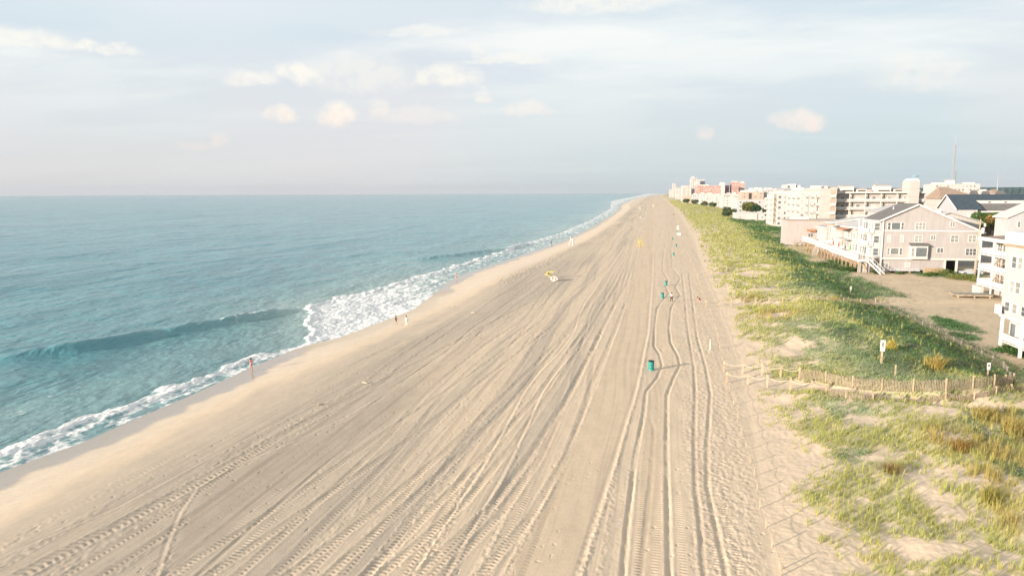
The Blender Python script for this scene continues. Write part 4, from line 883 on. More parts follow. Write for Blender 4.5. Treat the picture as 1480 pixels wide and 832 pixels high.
for pa, pb_, pt, Y, mt, lb in xs: block('condo', lb, pa, pb_, pt, Y, 30, mt, 4, 4, 3, 'low condos before the salmon hotel', pent=[(.2, .6, 1.8)])
g_ = COL.objects['condo.004']; a = PY(1046, 283, 878); b_ = PY(1063, 283, 878); MB().prism([(a[0], a[1]), (b_[0], a[1]), ((a[0] + b_[0]) / 2, a[1] + 4)], 878, 905).build('gable_roof', M['roofw'], g_)
block('salmon_hotel', 'long salmon red hotel with rows of dark windows on the skyline', 1006, 1054, 268.5, 1330, 40, 'red', 9, 18, 3, pent=[(.15, .4, 2.), (.75, .85, 6)], sw=2.2, sh=1.6, cat='hotel')
block('salmon_tower', 'taller salmon and pink hotel block at the right end of the long salmon hotel', 1058, 1068, 263, 1310, 30, 'red', 11, 3, 0, pent=[(.1, .9, 1.5)], sw=2.4, cat='hotel')
MB().box(PY(1054, 0, 1309)[0], PY(1058, 0, 1309)[0], 1305, 1330, 0, 37).build('white_balcony_bay', M['white'], COL.objects['salmon_tower'])
block('pink_hotel', 'pale pink hotel block just right of the salmon tower', 1068, 1077, 264.5, 1380, 30, 'pinky', 10, 3, 0, cat='hotel', pent=[(.5, .9, 3)])
block('tower_hotel', 'tall pale tower with stepped roof left of the long salmon hotel', 999, 1009, 257.5, 1500, 40, 'white2', 14, 4, 4, cat='hotel', pent=[(.1, .5, 3)], balc=True, sw=2.5, sh=1.8)
block('tower_hotel', 'grey shaded slab directly right of the tall pale tower', 1009, 1019, 259.5, 1560, 30, 'palegrey', 13, 4, 0, cat='hotel')
block('condo_slab', 'wide cream slab building below the tall pale tower', 986, 998, 268.5, 1420, 60, 'beige', 9, 2, 6, cat='building', sw=2., sh=1.6)
block('far_tower', 'farthest pale tower block at the left end of the skyline', 972, 977, 265, 2300, 40, 'white2', 12, 2, 2, 'farthest towers', cat='building', sw=3, sh=2)
block('far_tower', 'low far white block between the farthest tower and the cream slab', 977.5, 984, 271, 1900, 60, 'white2', 9, 3, 3, 'farthest towers', cat='building', sw=3, sh=2)
block('far_tower', 'small far white block at the foot of the farthest tower', 967.5, 972, 274, 2600, 60, 'white2', 6, 2, 2, 'farthest towers', cat='building', sw=3, sh=2)
block('brick_house', 'low brown house among shrubs in front of the cream slab', 986.5, 1001, 283.5, 1200, 20, 'tan', 2, 4, 0, cat='house')
random.seed(5)
fl = [(1079, 1092, 275), (1090, 1103, 274.3), (1102, 1112, 274), (1111, 1124, 273.3), (1123, 1133, 274.8), (1132, 1142, 273.8), (1166, 1176, 274.5), (1212, 1224, 273.5), (1225, 1240, 272.6), (1243, 1256, 274.2), (1262, 1276, 274), (1280, 1296, 272.8), (1298, 1312, 275), (1318, 1330, 274.5), (1418, 1432, 276.0)]
for i, (pa, pb_, pt) in enumerate(fl):
    Y = 780 + (i * 97) % 340
    names = ['faint pink distant block just right of the pink hotel', 'distant cream block above the tan hotel roof', 'distant white block above the grey hotel', 'distant block with darker roof box beyond the grey hotel', 'narrow distant block left of the dark rooftop terrace', 'distant block just above the dark rooftop terrace',
        'distant block between the white apartment blocks', 'distant block rising over the left end of the corridor motel', 'distant wide block over the left part of the corridor motel', 'distant low block over the middle left of the corridor motel', 'distant low block over the middle of the corridor motel', 'distant block with bright wall over the middle right of the corridor motel',
        'distant low block over the right part of the corridor motel', 'distant block left of the motel stair tower', 'distant low block right of the long stepped hotel']
    block('distant_block', names[i], pa, pb_, pt, Y, 25, ['pinky', 'beige', 'white2', 'white', 'palegrey'][i % 5], 6, 4, 0, 'blocks on the town skyline', pent=[(.1 + .1 * (i % 3), .5, 1.8 + (i % 3)), (.7, .9, 1.)] if i % 2 else [(.5, .8, 2.4)], sw=1.8, sh=1.4)
# ------------------------------------------------------------------ barrels, lifeguard chairs, people
bar = thing('litter_barrel', 'teal litter barrel nearest the camera, beside the weaving wheel ruts', 'barrel', (0, 0, 0), 0, 'litter barrels along the beach')
MB().lathe(0, 0, [(.001, .0), (.30, .0), (.305, .03), (.29, .05), (.29, .32), (.305, .35), (.29, .38), (.29, .64), (.305, .67), (.29, .70), (.29, .95), (.31, .97)], 20).build('drum', M['teal'], bar, True, True)
MB().lathe(0, 0, [(.311, .955), (.32, .955), (.32, 1.0), (.26, 1.02), (.27, .80), (.001, .78)], 20).build('bin_bag', M['black'], bar, True, True)
BARR = [(941,534.5,None,1.12),(957.3,430.5,'teal barrel left of the walker in black trousers',1.0),(962.5,412.5,'second teal barrel up the beach, just above the walker',1.0),(973.5,369.5,'teal barrel between the walker and the white storage box',.95),(977.2,356.5,'teal barrel level with the yellow lifeguard stand',1.0),(971.8,346.5,'small dark green barrel just below the white storage box',.95),(977.8,334.3,'far barrel directly in front of the pale lifeguard stand',.9),(973.6,310.5,'dark far barrel alone in the middle distance',1.0),(950,297.5,'most distant dark barrel near the tip of the dunes',1.)]
for i, (px, py, lb, s_) in enumerate(BARR):
    o = bar if i == 0 else copy_tree(bar); x, y, z = G(px, py); place(o, x, y, i * 1.3, lb, z - .03, s_)
    if i in (7, 8):
        for ch in o.children:
            if ch.name.startswith('drum'): ch.data = ch.data.copy(); ch.data.materials[0] = M['black']

def guard_chair(label, mt, px, py, rz=0, s_=1., fallen=False):
    t = thing('lifeguard_chair', label, 'lifeguard stand', (0, 0, 0), 0, 'lifeguard stands on the beach')
    for sx in (-1, 1):
        for sy in (-1, 1): MB().beam((sx * .95, sy * .85, 0), (sx * .5, sy * .4, 2.0), .11).build('leg', M[mt], t, local=True)
        MB().beam((sx * .5, .42, 1.95), (sx * .5, .58, 3.0), .09).build('back_post', M[mt], t, local=True)
        MB().beam((sx * .5, -.45, 2.35), (sx * .5, .5, 2.35), .09, .05).build('armrest', M[mt], t, local=True)
    MB().box(-.62, .62, -.5, .5, 1.95, 2.03).build('seat', M[mt], t, local=True)
    b = MB()
    for k in range(3): b.box(-.56, .56, .46 + .05 * k, .50 + .05 * k, 2.25 + .27 * k, 2.45 + .27 * k)
    b.build('backrest', M[mt], t, local=True)
    b = MB()
    for k in range(5): f = (k + 1) / 6; b.beam((-.95 + .45 * f, -.85 + .45 * f, 2 * f), (.95 - .45 * f, -.85 + .45 * f, 2 * f), .06, .09)
    b.build('ladder', M[mt], t, local=True); MB().beam((-.8, .72, .6), (.62, .55, 1.5), .05, .09).beam((.8, .72, .6), (-.62, .55, 1.5), .05, .09).build('cross_brace', M[mt], t, local=True)
    x, y, z = G(px, py); place(t, x, y, rz, None, z, s_)
    if fallen: t.rotation_euler = (R(-80), 0, rz); t.location.z += .9
    return t
gy_ = guard_chair('yellow lifeguard stand lying on its back behind an upturned white rowing boat', 'yellow', 801.5, 402.5, R(70), .85, True)
guard_chair('tall white lifeguard stand near the water with its ladder side to the sea', 'trim', 827.5, 354.5, R(60), 1.15)
guard_chair('yellow lifeguard stand standing alone on the tracked sand', 'yellow', 925.5, 357, R(30), 1.)
guard_chair('pale lifeguard stand up the beach behind the white storage box', 'trimw', 979.5, 333, R(-20), .8)
guard_chair('white lifeguard stand far up the beach, lower of the two beside each other', 'trim', 927, 316.5, R(50), .95)
guard_chair('white lifeguard stand farther up the beach, upper of the two beside each other', 'trim', 924.8, 303.5, R(20), 1.1)
guard_chair('yellowish lifeguard stand by the distant water edge', 'yellow', 909.5, 300, R(80), 1.3)
guard_chair('cream lifeguard stand in the distance near the tip of the dunes', 'trimw', 944, 299.5, R(10), 1.2)
guard_chair('far cream lifeguard stand just right of the dark far barrel', 'trimw', 983, 305.5, R(40), 1.)
# upturned boat leaning beside the fallen stand
x, y, z = G(801.5, 404.5); bt = thing('rowing_boat', 'small white rowing boat turned on its side by the fallen yellow stand', 'boat', (x + .4, y - 1.2, z), R(-50))
v = []; n = 13; m2 = 9
for i in range(n):
    s = i / (n - 1) * 2 - 1; wdt = .72 * (1 - abs(s) ** 2.6) + .04; dp = .5 * (1 - .35 * s * s)
    for j in range(m2): a = math.pi * j / (m2 - 1); v.append((s * 2.1, -.62 + math.cos(a) * wdt * .35 - dp * 0 + math.sin(a) * dp, .62 + math.cos(a) * wdt * .8))
MB().poly(v, [(i * m2 + j, i * m2 + j + 1, (i + 1) * m2 + j + 1, (i + 1) * m2 + j) for i in range(n - 1) for j in range(m2 - 1)]).build('hull', M['trim'], bt, True, True)
MB().tube([v[i * m2] for i in range(n)], .05).tube([v[i * m2 + m2 - 1] for i in range(n)], .05).build('gunwale', M['trimw'], bt, True, True)
bt.scale = (.8,) * 3
for s in (-.8, .8): MB().box(s - .15, s + .15, -.75, -.35, .2, 1.0).build('thwart', M['wood'], bt, local=True)
# white storage box
x, y, z = G(981.3, 340); sb_ = thing('storage_box', 'white umbrella storage box with teal end and sloped lid on the sand', 'box', (x, y, z))
MB().box(-1.0, 1.0, -.6, .6, .08, 1.25).build('case', M['trim'], sb_, local=True); MB().prismx([(-.68, 1.26), (.68, 1.5), (.68, 1.56), (-.68, 1.32)], -1.08, 1.08).build('lid', M['trimw'], sb_, local=True)
MB().box(1.004, 1.03, -.55, .55, .12, 1.2).build('teal_panel', M['teal'], sb_, local=True)
for sx in (-1, 1): MB().box(sx * .8 - .1, sx * .8 + .1, -.6, .6, 0, .08).build('skid', M['wood'], sb_, local=True)
sb_.scale = (.8,) * 3
x, y, z = G(1026, 505.5); st_ = thing('marker_stake', 'thin white stake standing alone in the churned sand', 'stake', (x, y, z)); MB().box(-.06, .06, -.06, .06, -.2, 1.35).build('pole', M['trimw'], st_, local=True); MB().box(-.065, .065, -.065, .065, 1.1, 1.22).build('band', M['steel'], st_, local=True)
# bits of driftwood and clumps on the upper beach
for i, (px, py, lb) in enumerate(((684, 452.5, 'pale lump of driftwood beside the sea side wheel track'), (463, 585, 'torn pale clump of weed on the damp sand'), (655, 443, 'small white scrap on the tracks below the fallen yellow stand'), (528, 554, 'white shell fragment on the damp sand near the long track'))):
    x, y, z = G(px, py); t = tag(MB().tube([(-.35, 0, .04), (-.1, .05, .07), (.2, -.04, .08), (.4, .03, .04)], [.04, .08, .07, .03], 7).build('driftwood', M['rope'], None, True), lb, 'driftwood', 'scraps lying on the beach'); t.location = (x, y, z + .02); t.rotation_euler.z = i

def person(label, px, py, h_, rz, pose='stand', top='blackc', bottom='blackc', skin='skin', longhair=False, trousers=False, dress=False):
    """one continuous skinned body; clothes and hair are its children"""
    t = thing('person', label, 'person', (0, 0, 0)); k = h_ / 1.7
    J = dict(pelvis=(0, 0, .93), belly=(0, -.01, 1.07), chest=(0, 0, 1.27), sho=(0, .01, 1.40), neck=(0, 0, 1.47), head=(0, -.02, 1.56), crown=(0, -.01, 1.655),
             hl=(.09, 0, .90), hr=(-.09, 0, .90), kl=(.10, -.03, .50), kr=(-.10, .02, .50), al=(.10, .03, .09), ar=(-.10, .06, .09), tl=(.11, -.14, .03), tr=(-.11, -.10, .03),
             sl=(.17, 0, 1.38), sr=(-.17, 0, 1.38), el=(.23, .02, 1.12), er=(-.23, .02, 1.12), wl=(.24, -.08, .90), wr=(-.24, -.08, .90), fl=(.24, -.12, .80), fr=(-.24, -.12, .80))
    if pose == 'walk': J.update(kl=(.10, -.20, .52), al=(.10, -.28, .11), tl=(.11, -.44, .07), kr=(-.10, .10, .50), ar=(-.10, .36, .15), tr=(-.11, .27, .04), el=(.23, .12, 1.13), wl=(.23, .12, .90), fl=(.23, .10, .80), er=(-.23, -.08, 1.13), wr=(-.22, -.26, .98), fr=(-.22, -.33, .93))
    if pose == 'arms': J.update(el=(.36, -.05, 1.50), wl=(.18, -.06, 1.68), fl=(.10, -.06, 1.72), er=(-.36, -.05, 1.45), wr=(-.20, -.10, 1.62), fr=(-.12, -.10, 1.68))
    if pose == 'phone': J.update(el=(.22, -.12, 1.15), wl=(.12, -.30, 1.28), fl=(.08, -.34, 1.34), er=(-.22, -.08, 1.14), wr=(-.12, -.28, 1.22), fr=(-.06, -.33, 1.28))
    if pose == 'bend': J.update(belly=(0, -.10, 1.04), chest=(0, -.26, 1.18), sho=(0, -.36, 1.26), neck=(0, -.44, 1.29), head=(0, -.53, 1.31), crown=(0, -.60, 1.37), sl=(.17, -.36, 1.24), sr=(-.17, -.36, 1.24), el=(.21, -.44, .98), er=(-.21, -.44, .98), wl=(.14, -.56, .78), wr=(-.14, -.52, .78), fl=(.12, -.60, .70), fr=(-.12, -.56, .70), kl=(.13, -.14, .5))
    RAD = dict(pelvis=.135, belly=.115, chest=.135, sho=.10, neck=.055, head=.098, crown=.07, hl=.09, hr=.09, kl=.058, kr=.058, al=.038, ar=.038, tl=.035, tr=.035, sl=.058, sr=.058, el=.042, er=.042, wl=.028, wr=.028, fl=.030, fr=.030)
    ED = [('pelvis','belly'),('belly','chest'),('chest','sho'),('sho','neck'),('neck','head'),('head','crown'),('pelvis','hl'),('pelvis','hr'),('hl','kl'),('hr','kr'),('kl','al'),('kr','ar'),('al','tl'),('ar','tr'),('sho','sl'),('sho','sr'),('sl','el'),('sr','er'),('el','wl'),('er','wr'),('wl','fl'),('wr','fr')]
    def skinned(name, names, mt, grow=0., only=None, ends=None, root='pelvis'):
        ns = list(names); ix = {n_: i for i, n_ in enumerate(ns)}; ed = [(ix[a], ix[b_]) for a, b_ in ED if a in ix and b_ in ix]
        co = [Vector(J[n_]) * k for n_ in ns]
        if ends:
            for a, b_, f in ends: co[ix[b_]] = (Vector(J[a]).lerp(Vector(J[b_]), f)) * k
        me = bpy.data.meshes.new(name); me.from_pydata([tuple(c_) for c_ in co], ed, []); me.materials.append(M[mt])
        o = bpy.data.objects.new(name, me); COL.objects.link(o); o.parent = t; md = o.modifiers.new('skin', 'SKIN'); md.use_smooth_shade = True
        for n_, i in ix.items(): r = RAD[n_] * k + grow; me.skin_vertices[0].data[i].radius = (r, r); me.skin_vertices[0].data[i].use_root = (n_ == root)
        su = o.modifiers.new('sub', 'SUBSURF'); su.levels = su.render_levels = 2; return o
    skinned('body', J.keys(), skin)
    if trousers: skinned('trousers', ['pelvis', 'hl', 'hr', 'kl', 'kr', 'al', 'ar'], bottom, .016)
    elif bottom: skinned('shorts' if not dress else 'skirt', ['pelvis', 'belly', 'hl', 'hr', 'kl', 'kr'], bottom, .018, ends=[('hl', 'kl', .55 if dress else .28), ('hr', 'kr', .55 if dress else .28)])
    if top: skinned('shirt', ['pelvis', 'belly', 'chest', 'sho', 'sl', 'sr', 'el', 'er'], top, .016, ends=[('sl', 'el', .6), ('sr', 'er', .6)] if trousers or top == 'whitec' else [('sl', 'el', .06), ('sr', 'er', .06)])
    hd = Vector(J['head']) * k; hb = MB(); n = 10
    prof = [(.0, .13), (.07, .115), (.105, .06), (.112, 0), (.10, -.06)]
    hb.lathe(hd.x, hd.y + .022, [(r * k, hd.z + z * k + .01) for r, z in prof], n)
    if longhair: hb.tube([(hd.x, hd.y + .06, hd.z + .06), (hd.x, hd.y + .12, hd.z - .12), (hd.x, hd.y + .14, hd.z - .34)], [.10, .10, .04], 8)
    hb.build('hair', M['hair'], t, True, True)
    # face: nose, eyes, mouth
    if pose != 'bend':
        MB().tube([(0, hd.y - .085 * k, hd.z + .02), (0, hd.y - .12 * k, hd.z - .015)], [.012, .018], 6).build('nose', M[skin], t, True, True)
        for sx in (-1, 1): MB().box(sx * .035 - .012, sx * .035 + .012, hd.y - .103 * k, hd.y - .085 * k, hd.z + .015, hd.z + .03).build('eye', M['black'], t, local=True)
        MB().box(-.022, .022, hd.y - .10 * k, hd.y - .08 * k, hd.z - .055, hd.z - .045).build('mouth', M['brownc'], t, local=True)
    for side, w_, f_ in ((1, 'wl', 'fl'), (-1, 'wr', 'fr')):   # fingers rooted in the palm
        a = Vector(J[w_]) * k; b_ = Vector(J[f_]) * k; d = (b_ - a).normalized(); rt = d.cross(Vector((0, 1, .1))).normalized(); fg = MB()
        for q, ln_ in zip((-1.5, -.5, .5, 1.5), (.070, .082, .086, .068)): p0 = b_ - d * .02 + rt * q * .017; fg.tube([p0, p0 + d * ln_ * .6, p0 + d * ln_ * .95 + Vector((0, .022, 0))], [.009, .008, .006], 6)
        p0 = b_ - d * .05 - rt * side * .025; fg.tube([p0, p0 + d * .03 - rt * side * .02, p0 + d * .06 - rt * side * .022], [.011, .009, .007], 6)
        fg.build('fingers', M[skin], t, True, True)
    x, y, z = G(px, py); return place(t, x, y, rz, None, z)
person('woman in a pink swimsuit with long dark hair at the edge of the nearest foam', 363.5, 536.5, 1.68, R(75), 'phone', 'pinkc', 'pinkc', longhair=True)
person('woman in a short black dress walking beside a person in white', 572.5, 470, 1.66, R(140), 'walk', 'blackc', 'blackc', dress=True)
person('person in loose white clothes walking beside a woman in black', 587.5, 471.5, 1.72, R(150), 'walk', 'whitec', 'whitec', trousers=True)
person('person in black shorts with raised arms by the water beyond the couple', 660, 405, 1.72, R(160), 'arms', None, 'blackc')
person('distant person in dark clothes at the foam beyond the white lifeguard stand', 797, 353, 1.75, R(90), 'stand', 'blackc', 'blackc', trousers=True)
person('walker in white shirt and black trousers between the teal barrels', 970.5, 436.5, 1.8, R(190), 'walk', 'whitec', 'blackc', trousers=True)
person('barefoot person in rust swimwear bending forward near the rope posts', 1011.5, 440, 1.7, R(-60), 'bend', 'brownc', 'brownc')

# ------------------------------------------------------------------ fences
def post_mb(x, y, z, h_, r_=.06): return MB().box(x - r_, x + r_, y - r_, y + r_, z - .3, z + h_)
def sag(mb, a, b_, s_, r_): 
    a = Vector(a); b_ = Vector(b_); mb.tube([a.lerp(b_, q / 8) - Vector((0, 0, s_ * 4 * (q / 8) * (1 - q / 8))) for q in range(9)], r_, 5)
def rope_fence(label, pts, h_=1.25, r_=.085, rr=.03, s_=.24, mt='wood', names=('post', 'rope')):
    g_ = [p if len(p) == 3 else G(*p) for p in pts]; t = thing('rope_fence', label, 'fence', g_[0])
    for i, (x, y, z) in enumerate(g_): MB().box(x - r_, x + r_, y - r_, y + r_, z - .3, z + h_ * (1 + .05 * math.sin(i * 7.))).build(names[0], M[mt], t)
    for a, b_ in zip(g_[:-1], g_[1:]):
        r = MB(); sag(r, (a[0], a[1] - r_, a[2] + h_ * .82), (b_[0], b_[1] - r_, b_[2] + h_ * .82), s_, rr); r.build(names[1], M['rope'], t, True)
    return t
rope_fence('rope strung between wooden posts on the far side of the near footpath', [(1046,536.5),(1073,539.5),(1101,541.5),(1128,544.5),(1155,547.5)])
rope_fence('rope strung between wooden posts on the near side of the near footpath', [(1050,553),(1080.5,555.5),(1108.5,559),(1142,563),(1173,567)])
rope_fence('rope and posts along the second footpath beyond the sign', [(1020,444),(1040,443),(1056.5,441.5),(1075,440.5),(1092,439.5),(1111,439),(1131,438.5),(1152,438.5),(1172,438.5)], 1.3)
rope_fence('rope and posts beside the third footpath up the beach', [(1008,403),(1018,400),(1028,397),(1038,394),(1050,391),(1062,388)], 1.3)
def slat_fence(label, pts, h_=1.15, gap=.13, bay=2.6, seed=1, mt='slat'):
    rs = random.Random(seed); g_ = [G(*p)[:2] if len(p) == 2 else p[:2] for p in pts]
    L = [0]
    for a, b_ in zip(g_[:-1], g_[1:]): L.append(L[-1] + math.hypot(b_[0] - a[0], b_[1] - a[1]))
    xs = lambda s: (float(np.interp(s, L, [q[0] for q in g_])), float(np.interp(s, L, [q[1] for q in g_])))
    t = thing('slat_fence', label, 'fence', (*g_[0], hz(*g_[0]))); nb = max(1, round(L[-1] / bay))
    for i in range(nb + 1):
        x, y = xs(L[-1] * i / nb); z = hz(x, y); MB().box(x - .06, x + .06, y - .06, y + .06, z - .3, z + h_ + (.16 if mt == 'slat' else .05)).build('post', M['wood' if mt == 'slat' else 'woodg'], t)
    for i in range(nb):
        s0 = L[-1] * i / nb; s1 = L[-1] * (i + 1) / nb; mb = MB(); k = int((s1 - s0) / gap); lean = rs.uniform(-.08, .08)
        for j in range(k):
            s = s0 + (j + .5) * (s1 - s0) / k; x, y = xs(s); x2, y2 = xs(s + .02); z = hz(x, y); hh_ = h_ * rs.uniform(.86, 1.03); d = Vector((x2 - x, y2 - y, 0)).normalized()
            mb.beam((x, y, z - .1), (x + lean * .5 + rs.uniform(-.02, .02), y + rs.uniform(-.04, .04), z + hh_), .055, .02, tuple(Vector((-d.y, d.x, 0))))
        for zz_ in (.2, .55, .9):
            a = xs(s0); b_ = xs(s1); mb.tube([(a[0], a[1], hz(*a) + zz_ * h_), (b_[0], b_[1], hz(*b_) + zz_ * h_)], .012, 4)
        mb.build('slat_panel', M[mt], t)
    return t
slat_fence('long curved slat fence on the far side of the near footpath', [(1155,547.5),(1183,551),(1214.5,557.5),(1248,563.5),(1282,565),(1314,566.5),(1342,566.5),(1368,566),(1392,563.5),(1419,561),(1443,560),(1464,557.5)], seed=2)
slat_fence('low slat fence on the near side of the near footpath behind foreground grass', [(1173,567),(1208,573),(1250,580),(1320,583),(1390,580),(1430,573),(1482,566)], .6, seed=3)
slat_fence('straight slat fence along the landward foot of the shrubby dune', [(1464,557.5),(1452,533),(1431,522),(1392,503),(1359,484),(1318,465),(1290,452),(1266,441)], .75, .24, seed=4, mt='slatg')
slat_fence('short slat fence at the end of the second footpath', [(1172,438.5),(1195,439),(1220,440.5),(1245,441.5),(1265,441)], 1.15, .15, seed=5)
# stakes and twine at the toe of the dunes
pts = [(1128,832),(1126,824),(1115.4,790),(1106.7,762),(1098,734),(1094,709),(1090,688),(1084,670),(1078,650),(1071.6,631),(1066,606),(1060,585),(1054,563),(1050,553)]
rope_fence('thin stakes and sagging twine along the toe of the foreground dune', pts, .75, .028, .011, .1, 'wood', ('stake', 'twine'))
pts = [(1046,536.5),(1043,520),(1040,505),(1037,490),(1034,477),(1030,463),(1026,451),(1020,444)]
rope_fence('thin stakes and twine between the near and second footpaths', pts, .8, .028, .012, .1, 'wood', ('stake', 'twine'))
pts = [(1019,437),(1015,424),(1011,412),(1008,403),(1003,390),(998,378),(994,368),(990,358)]
rope_fence('thin stakes and twine farther up the toe of the dunes', pts, .9, .035, .02, .1, 'wood', ('stake', 'twine'))

# ------------------------------------------------------------------ signs and posts
x, y, z = G(1273.5, 526); sg = thing('warning_sign', 'tall white sign with black pictogram on a wooden post in the dune grass', 'sign', (x, y, z))
MB().box(-.09, .09, -.09, .09, -.3, 2.0).build('post', M['wood'], sg, local=True); MB().box(-.24, .24, -.13, -.10, 1.45, 2.65).build('board', M['trim'], sg, local=True)
s_ = MB(); s_.box(-.05, .05, -.137, -.1305, 2.33, 2.43); s_.box(-.045, .045, -.137, -.1305, 2.05, 2.32); s_.beam((-.14, -.134, 2.28), (.14, -.134, 2.18), .05, .006, (0, 1, 0)); s_.beam((0, -.134, 2.05), (-.09, -.134, 1.86), .05, .006, (0, 1, 0)); s_.beam((0, -.134, 2.05), (.09, -.134, 1.86), .05, .006, (0, 1, 0)); s_.box(-.15, .15, -.137, -.1305, 1.70, 1.74); s_.box(-.12, .12, -.137, -.1305, 1.60, 1.64)
s_.build('pictogram', M['black'], sg, local=True)
for px, py, hh_, lb in ((1427, 546.5, 1.5, 'small white sign on a short post inside the curved slat fence'), (1229, 424.5, 1.3, 'small pale sign in the dunes beside the second slat fence')):
    x, y, z = G(px, py); t = thing('small_sign', lb, 'sign', (x, y, z)); MB().box(-.05, .05, -.05, .05, -.2, hh_ * .8).build('post', M['wood'], t, local=True); MB().box(-.15, .15, -.08, -.055, hh_ * .62, hh_ * 1.1).build('board', M['trim'], t, local=True)
    MB().box(-.09, .09, -.086, -.0805, hh_ * .85, hh_ * .95).build('mark', M['black'], t, local=True)
for px, py, lb in ((1293.5, 544, 'short wooden post standing in the grass right of the tall sign'), (1107, 366, 'pale post in the middle of the far dune grass'), (1034, 311.5, 'small white post at the left edge of the far dune grass')):
    x, y, z = G(px, py); tag(MB().box(-.06, .06, -.06, .06, -.2, 1.25).box(-.075, .075, -.075, .075, 1.05, 1.12).build('wooden_post', M['wood' if px > 1200 else 'trimw'], None), lb, 'post').location = (x, y, z)
# utility pole beside the mauve house
x, y, z = G(1409, 398.5); up_ = thing('utility_pole', 'wooden utility pole with grey transformer at the right corner of the mauve house', 'utility pole', (x, y, z))
MB().tube([(0, 0, -.3), (.05, 0, 6), (.18, 0, 12.9)], [.17, .15, .11], 10).build('pole', M['wood'], up_, True, True); MB().beam((-.8, 0, 12.0), (1.2, 0, 12.0), .1, .12).build('crossarm', M['wood'], up_, local=True)
MB().lathe(.85, 0, [(.001, 9.6), (.33, 9.62), (.35, 10.8), (.30, 10.95), (.001, 11.0)], 14).build('transformer', M['transf'], up_, True, True); MB().lathe(.85, -.7, [(.001, 11.2), (.22, 11.22), (.24, 11.9), (.001, 12.0)], 12).build('transformer', M['trimw'], up_, True, True)
MB().beam((0, 0, 10.6), (.6, 0, 10.6), .08).build('bracket', M['steel'], up_, local=True)

# ------------------------------------------------------------------ cars
def car(label, mt, x, y, rz):
    t = thing('parked_car', label, 'car', (x, y, hz(x, y) + .02), rz, 'cars by the houses'); z = .0
    prof = [(-2.25, .35), (-2.28, .62), (-2.15, .88), (-1.45, .95), (-.75, 1.38), (-.3, 1.46), (.75, 1.44), (1.5, 1.02), (2.1, .95), (2.25, .7), (2.25, .35), (1.85, .3), (1.75, .58), (1.45, .68), (1.15, .58), (1.05, .3), (-1.05, .3), (-1.15, .58), (-1.45, .68), (-1.75, .58), (-1.85, .3)]
    mb = MB(); 
    for a, b_, f in ((-.82, .82, 1),): mb.prism(prof, a, b_)
    o = mb.build('body', M[mt], t, True, True); bv = o.modifiers.new('bevel', 'BEVEL'); bv.width = .07; bv.segments = 3
    MB().prism([(-1.30, .98), (-.72, 1.33), (-.28, 1.40), (.72, 1.385), (1.30, 1.03)], -.835, .835).build('side_window', M['glass'], t, local=True)
    MB().beam((-1.46, 0, .99), (-.76, 0, 1.385), 1.4, .02, (0, 0, 1)).build('windscreen', M['glass'], t, local=True); MB().beam((.82, 0, 1.41), (1.46, 0, 1.06), 1.4, .02).build('rear_window', M['glass'], t, local=True)
    for sx in (-1.45, 1.45):
        for sy in (-.76, .76):
            w = MB().tube([(sx, sy - .11, .32), (sx, sy + .11, .32)], .33, 20).build('wheel', M['tyre'], t, False, True); MB().tube([(sx, sy - .12, .32), (sx, sy + .12, .32)], .19, 12).build('rim', M['metal'], w, False, True)
    for sy in (-.6, .6): MB().box(-2.31, -2.2, sy - .18, sy + .18, .62, .76).build('headlight', M['lamp'], t, local=True); MB().box(2.2, 2.28, sy - .15, sy + .15, .7, .85).build('tail_light', M['redc'], t, local=True)
    return t
car('silver car parked half under the open bay of the mauve house', 'silver', 72.3, 174.9, 0)
x, y, z = G(1424, 373.5); car('dark blue car seen between the mauve house and the balcony building', 'blue', x, y, R(20))

# ------------------------------------------------------------------ things on the decks
def parasol(label, x, y, z, mt, closed=True):
    t = thing('parasol', label, 'parasol', (x, y, z), 0, 'closed parasols on the decks'); MB().tube([(0, 0, 0), (0, 0, 2.5)], .04, 8).build('pole', M['metal'], t, True, True)
    MB().lathe(0, 0, [(.02, 2.55), (.12, 2.1), (.20, 1.3), (.14, .95), (.02, .93)], 8).build('canopy', M[mt], t, False, True); MB().lathe(0, 0, [(.3, .001), (.3, .08), (.05, .12)], 12).build('base', M['conc'], t, True, True)
parasol('closed red parasol on the deck, left of the two red ones', 50.2, 207.5, 4.1, 'redc'); parasol('closed red parasol on the deck, right of the two red ones', 50.6, 203.2, 4.0, 'redc'); parasol('closed green parasol beside the seaward bays of the mauve house', 51.0, 193.5, 4.0, 'greenc')
ch = thing('deck_chair', 'white deck chair on the broad deck by the mauve house', 'chair', (0, 0, 0), 0, 'chairs on the decks')
MB().box(-.28, .28, -.26, .28, .40, .45).build('seat', M['trim'], ch, local=True); MB().prismx([(.26, .45), (.40, 1.0), (.45, 1.0), (.31, .45)], -.28, .28).build('backrest', M['trim'], ch, local=True)
for sx in (-1, 1):
    for sy in (-1, 1): MB().box(sx * .25 - .03, sx * .25 + .03, sy * .23 - .03, sy * .23 + .03, 0, .4).build('leg', M['trim'], ch, local=True)
CH = [(49.6, 178, 4.0, 1.2, None), (49.7, 181, 4.0, 1.9, 'white deck chair nearer the mauve house bays on the broad deck'), (49.9, 190, 4., 1.4, 'white deck chair by the green parasol'), (50.2, 197, 4., 1.7, 'white deck chair in the middle of the long deck'), (50.4, 200.5, 4., 1.2, 'white deck chair next to the right red parasol'), (51, 209.5, 4.1, 2., 'white deck chair next to the left red parasol'), (50.8, 215, 4.1, 1.4, 'white deck chair toward the far end of the parasol deck'), (51.2, 219, 4.1, 1.0, 'white deck chair at the far end of the parasol deck')]
for i, (x, y, z, rz, lb) in enumerate(CH): o = ch if i == 0 else copy_tree(ch); place(o, x, y, rz, lb, z)
tb = thing('patio_table', 'brown round patio table on the long deck', 'table', (0, 0, 0), 0, 'tables on the decks')
